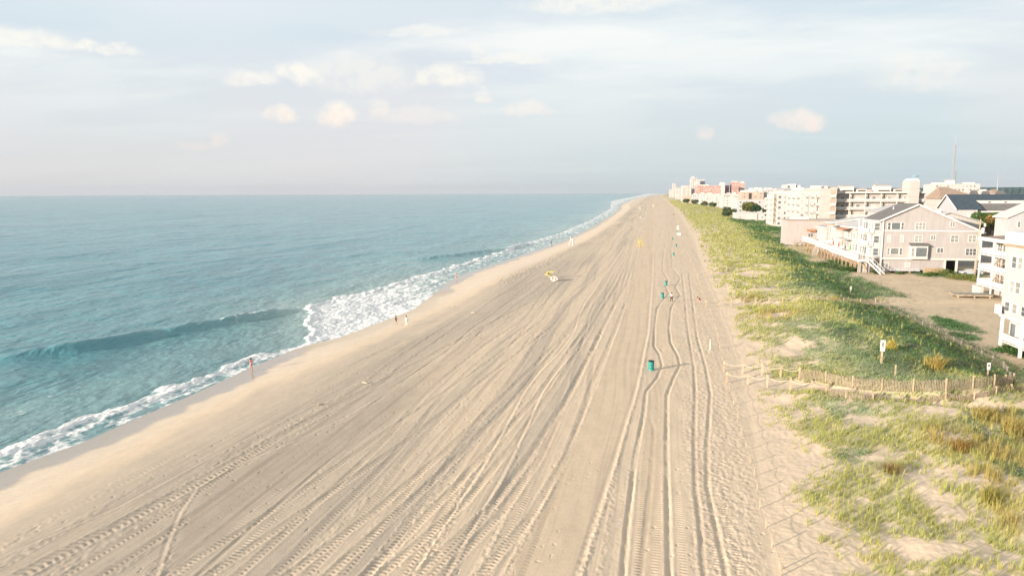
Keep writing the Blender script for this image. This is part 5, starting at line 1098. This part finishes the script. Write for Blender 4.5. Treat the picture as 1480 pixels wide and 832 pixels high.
MB().lathe(0, 0, [(.001, .74), (.6, .74), (.6, .70), (.001, .70)], 18).build('tabletop', M['woodn'], tb, local=True); MB().tube([(0, 0, 0), (0, 0, .7)], .05).build('leg', M['steel'], tb, local=True); MB().lathe(0, 0, [(.3, .0), (.3, .04), (.001, .05)], 12).build('base', M['steel'], tb, local=True)
for i, (x, y, z, lb) in enumerate(((50, 198.7, 4., None), (50.9, 212, 4.1, 'brown round patio table on the parasol deck'), (51.2, 230, 4.2, 'brown round patio table on the small raised deck'))): o = tb if i == 0 else copy_tree(tb); place(o, x, y, 0, lb, z)
# low boardwalk at the bend of the alley
x, y, z = G(1160, 356); bw2 = thing('boardwalk', 'short raised timber walkway below the blank pale wall', 'boardwalk', (x, y, z)); MB().box(x - 3.2, x + 3.2, y - .8, y + .8, z + 1.2, z + 1.3).build('planks', M['woodg'], bw2)
for k in range(5):
    for s in (-.7, .7): MB().box(x - 3 + 1.5 * k - .08, x - 3 + 1.5 * k + .08, y + s - .08, y + s + .08, z - .2, z + 1.199).build('post', M['wood'], bw2)
r = MB(); rail_mb(r, [(x - 3.1, y - .75, z + 1.3), (x + 3.1, y - .75, z + 1.3)], .8, .5); r.build('railing', M['woodg'], bw2)
# board fence by the mauve house
t = thing('board_fence', 'low brown board fence among shrubs below the bay window of the mauve house', 'fence', (64, 174.6, .9)); MB().box(62.4, 66.4, 174.55, 174.63, .9, 2.3).build('board_panel', M['woodn'], t)
for x in (62.4, 64.4, 66.4): MB().box(x - .08, x + .08, 174.64, 174.8, .7, 2.4).build('post', M['wood'], t)

# ------------------------------------------------------------------ masts on the skyline
x0, zt_ = PY(1382, 198, 1500); x1, zb_ = PY(1378.5, 268, 1500)
rt = thing('radio_mast', 'very tall lattice radio mast above the brown hip roof', 'mast', (x0, 1500, 0))
def mast(mb, x, y, w0, z0, z1, seg, r_):
    for k in range(3):
        a = 2 * math.pi * k / 3; mb.tube([(x + w0 * math.cos(a), y + w0 * math.sin(a), z0), (x + w0 * .35 * math.cos(a), y + w0 * .35 * math.sin(a), z1)], r_, 5)
    for i in range(seg):
        f = i / seg; f2 = (i + 1) / seg; w1 = w0 * (1 - .65 * f); w2 = w0 * (1 - .65 * f2)
        for k in range(3):
            a = 2 * math.pi * k / 3; b_ = 2 * math.pi * ((k + 1) % 3) / 3
            mb.tube([(x + w1 * math.cos(a), y + w1 * math.sin(a), z0 + (z1 - z0) * f), (x + w2 * math.cos(b_), y + w2 * math.sin(b_), z0 + (z1 - z0) * f2)], r_ * .7, 4)
m_b = MB(); mast(m_b, x0, 1500, 4.2, 0, zt_ - 14, 22, .42); m_b.build('lattice', M['steel'], rt); MB().tube([(x0, 1500, zt_ - 14), (x0, 1500, zt_)], .35, 6).build('antenna', M['steel'], rt)
m_b = MB(); mast(m_b, x0 + 6, 1502, 1.6, 0, 60, 14, .22); m_b.build('side_mast', M['steel'], rt)
def pylon(label, px, pyt, Y, hpx, arms):
    x, zt_ = PY(px, pyt, Y); t = thing('power_pylon', label, 'pylon', (x, Y, 0), 0, 'power line poles behind the town'); MB().tube([(x, Y, 0), (x, Y, zt_)], [.9 * Y / 1000, .5 * Y / 1000], 8).build('pole', M['steel'], t, True)
    for k in range(3):
        z = zt_ - (1 + 3.4 * k) * Y / 1000 * 1.6
        for s in ((1,) if arms == 1 else (-1, 1)): MB().beam((x, Y, z), (x + s * 9 * Y / 1000, Y, z + 1.2 * Y / 1000), .45 * Y / 1000).build('crossarm', M['steel'], t)
pylon('grey power pole with three arms to one side at the right of the skyline', 1443.5, 250, 800, 20, 1)
pylon('faint power pole over the middle of the corridor motel roof', 1268, 261, 1500, 10, 2); pylon('faint power pole over the right of the corridor motel roof', 1310, 260, 1500, 10, 2); pylon('thin power pole left of the radio mast', 1366, 258, 1300, 12, 2); pylon('faint power pole over the tall pale apartment block', 1189, 264, 1500, 10, 2)
# ------------------------------------------------------------------ plants
def leafmat(name, trans=.35):
    m_, nt, b = mat(name); a = N(nt, 'ShaderNodeAttribute', attribute_name='col'); out = nt.nodes['Material Output']
    df = N(nt, 'ShaderNodeBsdfDiffuse'); tr = N(nt, 'ShaderNodeBsdfTranslucent'); mx = N(nt, 'ShaderNodeMixShader'); mx.inputs[0].default_value = trans
    nt.links.new(a.outputs['Color'], df.inputs[0]); nt.links.new(a.outputs['Color'], tr.inputs[0]); nt.links.new(df.outputs[0], mx.inputs[1]); nt.links.new(tr.outputs[0], mx.inputs[2]); nt.links.new(mx.outputs[0], out.inputs[0]); nt.nodes.remove(b); return m_
LEAF = leafmat('leaf', .3); BLADE = leafmat('blade', .4)
def np_mesh(name, co, faces, col, mt):
    """co (n,3), faces (m,k), col per vertex"""
    k = faces.shape[1]; me = bpy.data.meshes.new(name); me.vertices.add(len(co)); me.vertices.foreach_set('co', co.astype(np.float32).ravel()); me.loops.add(faces.size); me.loops.foreach_set('vertex_index', faces.astype(np.int32).ravel())
    me.polygons.add(len(faces)); me.polygons.foreach_set('loop_start', np.arange(0, faces.size, k, dtype=np.int32))
    me.update(calc_edges=True); a = me.attributes.new('col', 'FLOAT_COLOR', 'POINT'); c4 = np.ones((len(co), 4), np.float32); c4[:, :3] = col; a.data.foreach_set('color', c4.ravel()); me.materials.append(mt)
    o = bpy.data.objects.new(name, me); COL.objects.link(o); return o
def blades(rng, bx, by, bz, hgt, spread, width, nb, col, jit=.18):
    """tufts at bx,by: nb arching blades each. returns co, faces, col"""
    n = len(bx); B = n * nb; rp = lambda v: np.repeat(v, nb)
    ang = rng.uniform(0, 2 * np.pi, B); lean = rng.uniform(.05, 1., B) ** .8; h_ = rp(hgt) * rng.uniform(.55, 1.1, B); sp_ = rp(spread) * lean
    ox = rp(bx) + np.cos(ang) * rp(spread) * .22 * rng.uniform(0, 1, B); oy = rp(by) + np.sin(ang) * rp(spread) * .22 * rng.uniform(0, 1, B); oz = rp(bz)
    dx = np.cos(ang) + .55; dy = np.sin(ang) + .25      # a steady breeze from the sea
    w = rp(width) * rng.uniform(.6, 1.3, B); px_ = -np.sin(ang + rng.uniform(-1.2, 1.2, B)) * w; py_ = np.cos(ang) * w
    co = np.empty((B, 5, 3)); 
    co[:, 0] = np.stack([ox - px_, oy - py_, oz - .03], -1); co[:, 1] = np.stack([ox + px_, oy + py_, oz - .03], -1)
    mx_ = ox + dx * sp_ * .38; my_ = oy + dy * sp_ * .38; mz = oz + h_ * .66
    co[:, 2] = np.stack([mx_ + px_ * .8, my_ + py_ * .8, mz], -1); co[:, 3] = np.stack([mx_ - px_ * .8, my_ - py_ * .8, mz], -1)
    co[:, 4] = np.stack([ox + dx * sp_, oy + dy * sp_, oz + h_ * (1.02 - .35 * lean)], -1)
    base = np.arange(B)[:, None] * 5
    tri = np.concatenate([base + np.array([0, 1, 2]), base + np.array([0, 2, 3]), base + np.array([3, 2, 4])], 0)
    c = np.repeat(col, nb, 0) * (1 + rng.uniform(-jit, jit, (B, 1))) ; c = c + (rng.uniform(0, 1, (B, 1)) < .16) * np.array([.13, .08, .02])
    return co.reshape(-1, 3), tri, np.clip(np.repeat(c, 5, 0), .01, .9)
def merge(L):
    n = 0; co = []; f = []; c = []
    for a, b_, d in L: co.append(a); f.append(b_ + n); c.append(d); n += len(a)
    return np.concatenate(co), np.concatenate(f), np.concatenate(c)
rng = np.random.default_rng(11)
C_YG = np.array([.43, .445, .155]); C_BL = np.array([.30, .37, .20]); C_GO = np.array([.42, .345, .125]); C_SH = np.array([.08, .155, .062])
L = []
for y0, y1, cell, nb, hs, ws in ((28, 60, .25, 13, .72, .0085), (60, 80, .28, 11, .75, .012), (80, 130, .38, 9, .95, .019), (130, 200, .62, 9, 1.2, .036), (200, 330, .9, 8, 1.4, .06), (330, 620, 1.6, 7, 1.7, .12), (620, 1600, 3.2, 6, 2.2, .30)):
    xa, xb = float(T_(y0)) - 1, float(B_(y1)) + 2
    if y1 <= 60: xb = 40
    nx = int((xb - xa) / cell); ny = int((y1 - y0) / cell); X, Y = np.meshgrid(np.arange(nx), np.arange(ny)); X = xa + (X + rng.uniform(0, 1, X.shape)) * cell; Y = y0 + (Y + rng.uniform(0, 1, Y.shape)) * cell; X = X.ravel(); Y = Y.ravel()
    d_, s_, b_, g_ = veg(X, Y); d_ = d_ * (1 - .88 * s_)
    keep = rng.uniform(0, 1, len(X)) < np.clip(d_ * 1.35 - .05, 0, 1) * 1.05 * (.25 + 1.1 * smooth(noise(X / (.55 + cell), Y / (.7 + cell), 531) * 1.6 + .45)); X, Y, d_, s_, b_, g_ = [v[keep] for v in (X, Y, d_, s_, b_, g_)]
    Z = height(X, Y); n1_ = fbm(X / 3.1, Y / 4., 501, 2)[:, None]
    c = C_YG * (1 - b_[:, None]) + C_BL * b_[:, None]; gg = np.clip(g_ * 1.2 + .25 * (n1_[:, 0] > .45), 0, 1)[:, None]; c = c * (1 - gg) + C_GO * gg
    c = c * (1 + .22 * n1_); H_ = (.52 - .26 * b_ + .45 * g_) * np.clip(rng.lognormal(-.08, .38, len(X)), .35, 2.2) * (hs ** .5)
    L.append(blades(rng, X, Y, Z, H_, (.30 + .45 * rng.uniform(0, 1, len(X)) ** 2) * hs * (1 + .5 * g_), np.full(len(X), ws), nb, c))
o = np_mesh('beach_grass', *merge(L), BLADE); o['kind'] = 'stuff'; o['label'] = 'yellow green beach grass in loose tufts all over the dunes'; o['category'] = 'grass'

def leaves(rng, X, Y, Z, rad, hgt, n, size, col, flat_=.0):
    """leaf clumps through the volume of low mounds"""
    k = len(X); B = k * n; rp = lambda v: np.repeat(v, n)
    a = rng.uniform(0, 2 * np.pi, B); u = rng.uniform(0, 1, B) ** .5; e = rng.uniform(.15, 1, B)
    px_ = rp(X) + np.cos(a) * u * rp(rad); py_ = rp(Y) + np.sin(a) * u * rp(rad); top_ = np.sqrt(np.clip(1 - u * u, 0, 1)); pz = rp(Z) + rp(hgt) * top_ * e
    s = size * rng.uniform(.6, 1.4, B) if np.isscalar(size) else rp(size) * rng.uniform(.6, 1.4, B)
    d1 = rng.normal(0, 1, (B, 3)); d1[:, 2] *= .6; d1 /= np.linalg.norm(d1, axis=1)[:, None]; d2 = rng.normal(0, 1, (B, 3)); d2 -= (d1 * d2).sum(1)[:, None] * d1; d2 /= np.linalg.norm(d2, axis=1)[:, None]
    c0 = np.stack([px_, py_, pz], -1); s = s[:, None]
    co = np.stack([c0 - d1 * s, c0 + d2 * s * .5, c0 + d1 * s, c0 - d2 * s * .5], 1).reshape(-1, 3)
    f = np.arange(B)[:, None] * 4; tri = np.concatenate([f + np.array([0, 1, 2]), f + np.array([0, 2, 3])], 0)
    c = np.repeat(col, n, 0) * (1 + rng.uniform(-.3, .35, (B, 1))); return co, tri, np.clip(np.repeat(c, 4, 0), .01, .9)
L = []
for y0, y1, cell, n, size in ((30, 80, .42, 26, .055), (80, 135, .52, 20, .075), (135, 260, .9, 16, .13), (260, 600, 1.8, 12, .28)):
    xa, xb = float(T_(y0)) + 2, float(B_(y1)) + 2
    if y1 <= 80: xb = 40
    nx = int((xb - xa) / cell); ny = int((y1 - y0) / cell); X, Y = np.meshgrid(np.arange(nx), np.arange(ny)); X = (xa + (X + rng.uniform(0, 1, X.shape)) * cell).ravel(); Y = (y0 + (Y + rng.uniform(0, 1, Y.shape)) * cell).ravel()
    d_, s_, b_, g_ = veg(X, Y); w_ = s_ * (d_ > .25) + .45 * b_ * d_; keep = rng.uniform(0, 1, len(X)) < np.clip(w_ * 1.4, 0, 1); X, Y, s_, b_ = [v[keep] for v in (X, Y, s_, b_)]
    lumps = .5 + .5 * np.clip(fbm(X / 2.6, Y / 3.2, 511, 2) + .3, 0, 1.4); sb2 = s_[:, None]
    c = (C_SH * sb2 + C_BL * .95 * (1 - sb2)) * (1 + .5 * fbm(X / 3.6, Y / 4.2, 517, 2))[:, None]; c = c + np.clip(noise(X / 2.2, Y / 2.8, 519) - .25, 0, 1)[:, None] * np.array([.12, .09, .01])
    L.append(leaves(rng, X, Y, height(X, Y) - .05, np.full(len(X), cell * .8), (.14 + .85 * s_) * lumps, n, size, c))
# growth in the lots behind the dunes
for ex, ey, rx, ry in YARD:
    area = rx * ry * 3.1; cell = .6 if ey < 160 else .9; k = int(area / cell ** 2 * 1.2); X = ex + rng.normal(0, .5, k) * rx; Y = ey + rng.normal(0, .5, k) * ry; dd = sumb([(ex, ey, rx, ry)], X, Y) + .3 * fbm(X / .9, Y / 1.2, 521, 2); keep = dd > .42; X = X[keep]; Y = Y[keep]
    hh_ = .45 if ey < 160 else .8; c = np.tile(C_SH * 1.15, (len(X), 1)) * (1 + .5 * noise(X / 1.5, Y / 2, 523))[:, None]
    if len(X): L.append(leaves(rng, X, Y, height(X, Y) - .05, np.full(len(X), cell * .8), hh_ * (.6 + .5 * rng.uniform(0, 1, len(X))), 22, .08 if ey < 160 else .13, c))
o = np_mesh('ground_cover', *merge(L), LEAF); o['kind'] = 'stuff'; o['label'] = 'dark green low shrubs and creepers on the landward dunes and lots'; o['category'] = 'shrubs'

# plants one can tell apart
def clump(label, px, py, hgt, spr, n, col, name='grass_clump', cat='grass clump', width=.016, base=None):
    x, y, z = G(px, py); t = thing(name, label, cat, (x, y, z)); X = np.array([0, .2, -.2, .1, -.15]) * spr; Y = np.array([0, .1, .15, -.2, -.1]) * spr
    co, f, c = blades(rng, X, Y, X * 0, np.full(5, hgt), np.full(5, spr), np.full(5, width), n, np.tile(np.array(col), (5, 1)), .2); o = np_mesh('blades', co, f, c, BLADE); o.parent = t
    if base is not None:
        co, f, c = leaves(rng, X * 1.2, Y * 1.2, X * 0, np.full(5, spr * .7), np.full(5, hgt * .45), 60, .06, np.tile(np.array(base), (5, 1))); o = np_mesh('leaves', co, f, c, LEAF); o.parent = t
clump('large spiky green gold grass clump in the right foreground dune', 1432, 726, 1.15, 1.1, 70, (.34, .31, .09), width=.013)
clump('golden plume of tall grass at the top right of the foreground dune', 1418, 606, 1.3, 1.2, 80, C_GO, base=C_SH)
clump('golden plume of tall grass at the very right edge of the foreground dune', 1462, 628, 1.5, 1.3, 90, C_GO * 1.05, base=C_SH)
clump('golden brown grass clump left of the golden plumes', 1388, 652, 1.1, 1.0, 60, (.34, .23, .08))
clump('tall golden reed clump left of the pair inside the fence', 1340, 532, 1.5, 1.0, 45, (.42, .36, .12), base=C_SH)
clump('spreading golden reed clump, tallest inside the fence', 1352, 535, 1.9, 1.3, 50, (.46, .36, .12))
clump('rusty brown withered clump on the foreground dune', 1286, 683, .7, .8, 60, (.30, .22, .10))
def bush(label, px, py, rad, hgt, col, group=None, n=900, size=.07, loc=None):
    x, y, z = loc or G(px, py); t = thing('bush', label, 'bush', (x, y, z), 0, group); stem = MB()
    for k in range(6): a = k * 1.05; stem.tube([(0, 0, -.1), (.3 * rad * math.cos(a), .3 * rad * math.sin(a), hgt * .4), (.7 * rad * math.cos(a), .7 * rad * math.sin(a), hgt * .75)], [.04, .03, .01], 5)
    stem.build('stem', M['wood'], t, True, True); k = 9; a = rng.uniform(0, 6.28, k); u = rng.uniform(0, .6, k); X = np.cos(a) * u * rad; Y = np.sin(a) * u * rad
    co, f, c = leaves(rng, X, Y, rng.uniform(0, .35, k) * hgt, np.full(k, rad * .55), np.full(k, hgt * .7), n // k, size, np.tile(np.array(col), (k, 1)) * rng.uniform(.7, 1.3, (k, 1))); o = np_mesh('foliage', co, f, c, LEAF); o.parent = t
bush('round yellow bush just right of the tall white sign', 1289, 507, .95, 1.35, (.42, .34, .07))
bush('green yellow bush at the far end of the second slat fence', 1205, 437, 1.2, 1.3, (.36, .32, .07))
GB = 'bushes in front of the mauve house'
for px, py, r_, h_, c_, lb in ((1397, 404, 3.0, 1.3, (.17, .20, .05), 'widest yellow green bush before the garage bays'), (1383, 403, 2.6, 1.5, (.20, .21, .06), 'yellow green bush just left of the widest one'), (1361, 398, 2.3, 1.8, (.14, .18, .045), 'bush below the bay window beside the board fence'), (1344, 399, 1.5, 1.2, (.10, .16, .04), 'low dark bush left of the board fence'), (1415, 407, 2.0, 1.0, (.17, .20, .05), 'bush at the foot of the utility pole'), (1374, 393, 1.0, 1.6, (.07, .14, .04), 'small upright green bush at the left garage pillar'), (1266, 396, 1.1, 1.0, (.05, .12, .04), 'dark bush under the deck stairs'), (1300, 396, 1.1, .7, (.07, .13, .04), 'small dark bush at the foot of the mauve wall')):
    bush(lb, px, py, r_, h_, c_, GB, 1400, .10)
for px, py, r_, h_, lb in ((1190, 385, 3.0, 1.6, 'dark green bush beside the long deck, left one'), (1206, 389, 3.0, 1.5, 'dark green bush beside the long deck, middle one'), (1224, 392, 2.6, 1.3, 'dark green bush beside the deck stairs, right one'), (1456, 508, 1.3, .9, 'bush at the corner stilt of the nearest white building'), (1474, 514, 1.5, 1.0, 'bush under the nearest white building at the right edge')):
    bush(lb, px, py, r_, h_, (.05, .11, .03), 'dark bushes by the decks and stilts', 1500, .10)
def tree(label, px, py, Y, rad, hgt, col, n=5000, size=.28, group=None, flatc=.75, seed=1, dead=None):
    """px,py = crown centre on the plane y = Y"""
    rs = np.random.default_rng(seed); x, zc = PY(px, py, Y); z0 = hz(x, Y); t = thing('tree', label, 'tree', (x, Y, z0), 0, group); tr = MB(); zc -= z0
    tr.tube([(0, 0, -.3), (.1, 0, zc * .4), (.0, .1, zc)], [rad * .07, rad * .05, rad * .03], 8)
    K = 22; a = rs.uniform(0, 6.28, K); u = rs.uniform(.1, .8, K) ** .7; cx = np.cos(a) * u * rad; cy = np.sin(a) * u * rad; cz = zc + rs.uniform(-.75, .55, K) * rad * flatc * (1 - .4 * u)
    for i in range(K): tr.tube([(.05, .05, zc * .5), (cx[i] * .5, cy[i] * .5, (zc * .55 + cz[i] * .45)), (cx[i], cy[i], cz[i])], [rad * .03, rad * .02, rad * .008], 5)
    tr.build('trunk', M['wood'], t, True, True)
    m_ = n // K; L = []
    for i in range(K):
        p = rs.normal(0, 1, (m_, 3)); p /= np.linalg.norm(p, axis=1)[:, None]; rr = rs.uniform(.45, 1, m_) ** .5; p = p * rr[:, None] * np.array([.38, .38, .32]) * rad * rs.uniform(.7, 1.15) + np.array([cx[i], cy[i], cz[i]])
        d1 = rs.normal(0, 1, (m_, 3)); d1 /= np.linalg.norm(d1, axis=1)[:, None]; d2 = rs.normal(0, 1, (m_, 3)); d2 -= (d1 * d2).sum(1)[:, None] * d1; d2 /= np.linalg.norm(d2, axis=1)[:, None]; s = (size * rs.uniform(.6, 1.4, m_))[:, None]
        co = np.stack([p - d1 * s, p + d2 * s * .55, p + d1 * s, p - d2 * s * .55], 1).reshape(-1, 3); f = np.arange(m_)[:, None] * 4; tri = np.concatenate([f + np.array([0, 1, 2]), f + np.array([0, 2, 3])], 0)
        cc = np.array(dead if dead is not None and i % 3 == 0 else col) * rs.uniform(.7, 1.3); L.append((co, tri, np.clip(np.repeat(cc * rs.uniform(.75, 1.25, (m_, 1)), 4, 0), .01, .9)))
    o = np_mesh('crown', *merge(L), LEAF); o.parent = t
tree('broad green and brown tree in front of the dark roofed courtyard motel', 1430, 319, 236, 4.6, 10, (.07, .13, .035), 12000, .26, flatc=.9, dead=(.24, .16, .06), seed=3)
tree('small green tree at the white wing of the courtyard motel', 1408, 321, 250, 1.8, 4, (.06, .14, .04), 2500, .2, seed=4)
tree('yellow green tree left of the pair before the pale grey building', 1084, 298, 540, 5.6, 9, (.15, .16, .05), 4000, .5, 'trees among the distant houses', seed=5)
tree('dark green conical tree right of the pair before the pale grey building', 1093, 300.5, 530, 3.6, 7, (.05, .10, .05), 2500, .45, 'trees among the distant houses', seed=6)
tree('round dark tree beside the white apartment block', 1107.5, 305, 480, 3.2, 6, (.06, .10, .05), 2500, .4, 'trees among the distant houses', seed=7)
for i, (px, py, Y, r_, lb) in enumerate(((1051, 302, 560, 5, 'tree below the gabled condo, left of two'), (1058, 305, 520, 5, 'tree below the gabled condo, right of two'), (1119, 315.5, 440, 4, 'low tree below the wide white apartment block'), (1127, 314.5, 430, 3.5, 'low tree right below the brown strip block'), (1050, 308, 470, 4, 'dark tree at the landward dune edge'), (1004, 290.5, 900, 7, 'tree before the brown house at far left'), (992, 289.5, 1000, 7, 'leftmost tree behind the far dunes'), (1018, 293, 820, 6, 'tree below the narrow white condo'), (1030, 295, 760, 5.5, 'tree below the cream condo'))):
    tree(lb, px, py + .6, Y, r_ * .66, 5, (.13, .155, .07) if i % 2 else (.10, .14, .065), 2200, .07 * r_, 'trees among the distant houses', seed=20 + i)
# the wooded shore beyond the bay
vv = []; ff = []; rs = random.Random(3); n = 420; X0_, X1_ = 900., 5200.
prev = None
for i in range(n):
    f = i / (n - 1); x = X0_ + (X1_ - X0_) * f; y = 4000 - 500 * f; zt_ = 36 + 4 * float(fbm(np.array([x / 160.]), np.array([.3]), 601, 4)[0]); zt_ = min(zt_, 42)
    vv += [(x, y, 0), (x, y + rs.uniform(-8, 8), zt_ * .6), (x, y + 20 + rs.uniform(-6, 6), zt_), (x, y + 60, zt_ * .85), (x, y + 90, 0)]
for i in range(n - 1):
    for j in range(4): ff.append((i * 5 + j, (i + 1) * 5 + j, (i + 1) * 5 + j + 1, i * 5 + j + 1))
o = MB().poly(vv, ff).build('distant_woods', plain('far_wood', (.03, .06, .06), .95, .1, .4, .02), None); o['kind'] = 'stuff'; o['label'] = 'dark wooded shore on the horizon at the right'
# ------------------------------------------------------------------ morning haze: one closed box of even air round everything
hzb = MB().box(-18000, 18000, -900, 18500, -6.0, 175).build('haze', [], None); hzb['kind'] = 'stuff'; hzb['label'] = 'thin even morning haze over sea and town'
m_, nt, b = mat('haze_air'); nt.nodes.remove(b); vol = N(nt, 'ShaderNodeVolumePrincipled'); vol.inputs['Color'].default_value = (.50, .55, .62, 1); vol.inputs['Density'].default_value = 4.5e-5; vol.inputs['Anisotropy'].default_value = 0
nt.links.new(vol.outputs[0], nt.nodes['Material Output'].inputs['Volume']); hzb.data.materials.append(m_)
sc.cycles.volume_bounces = 0
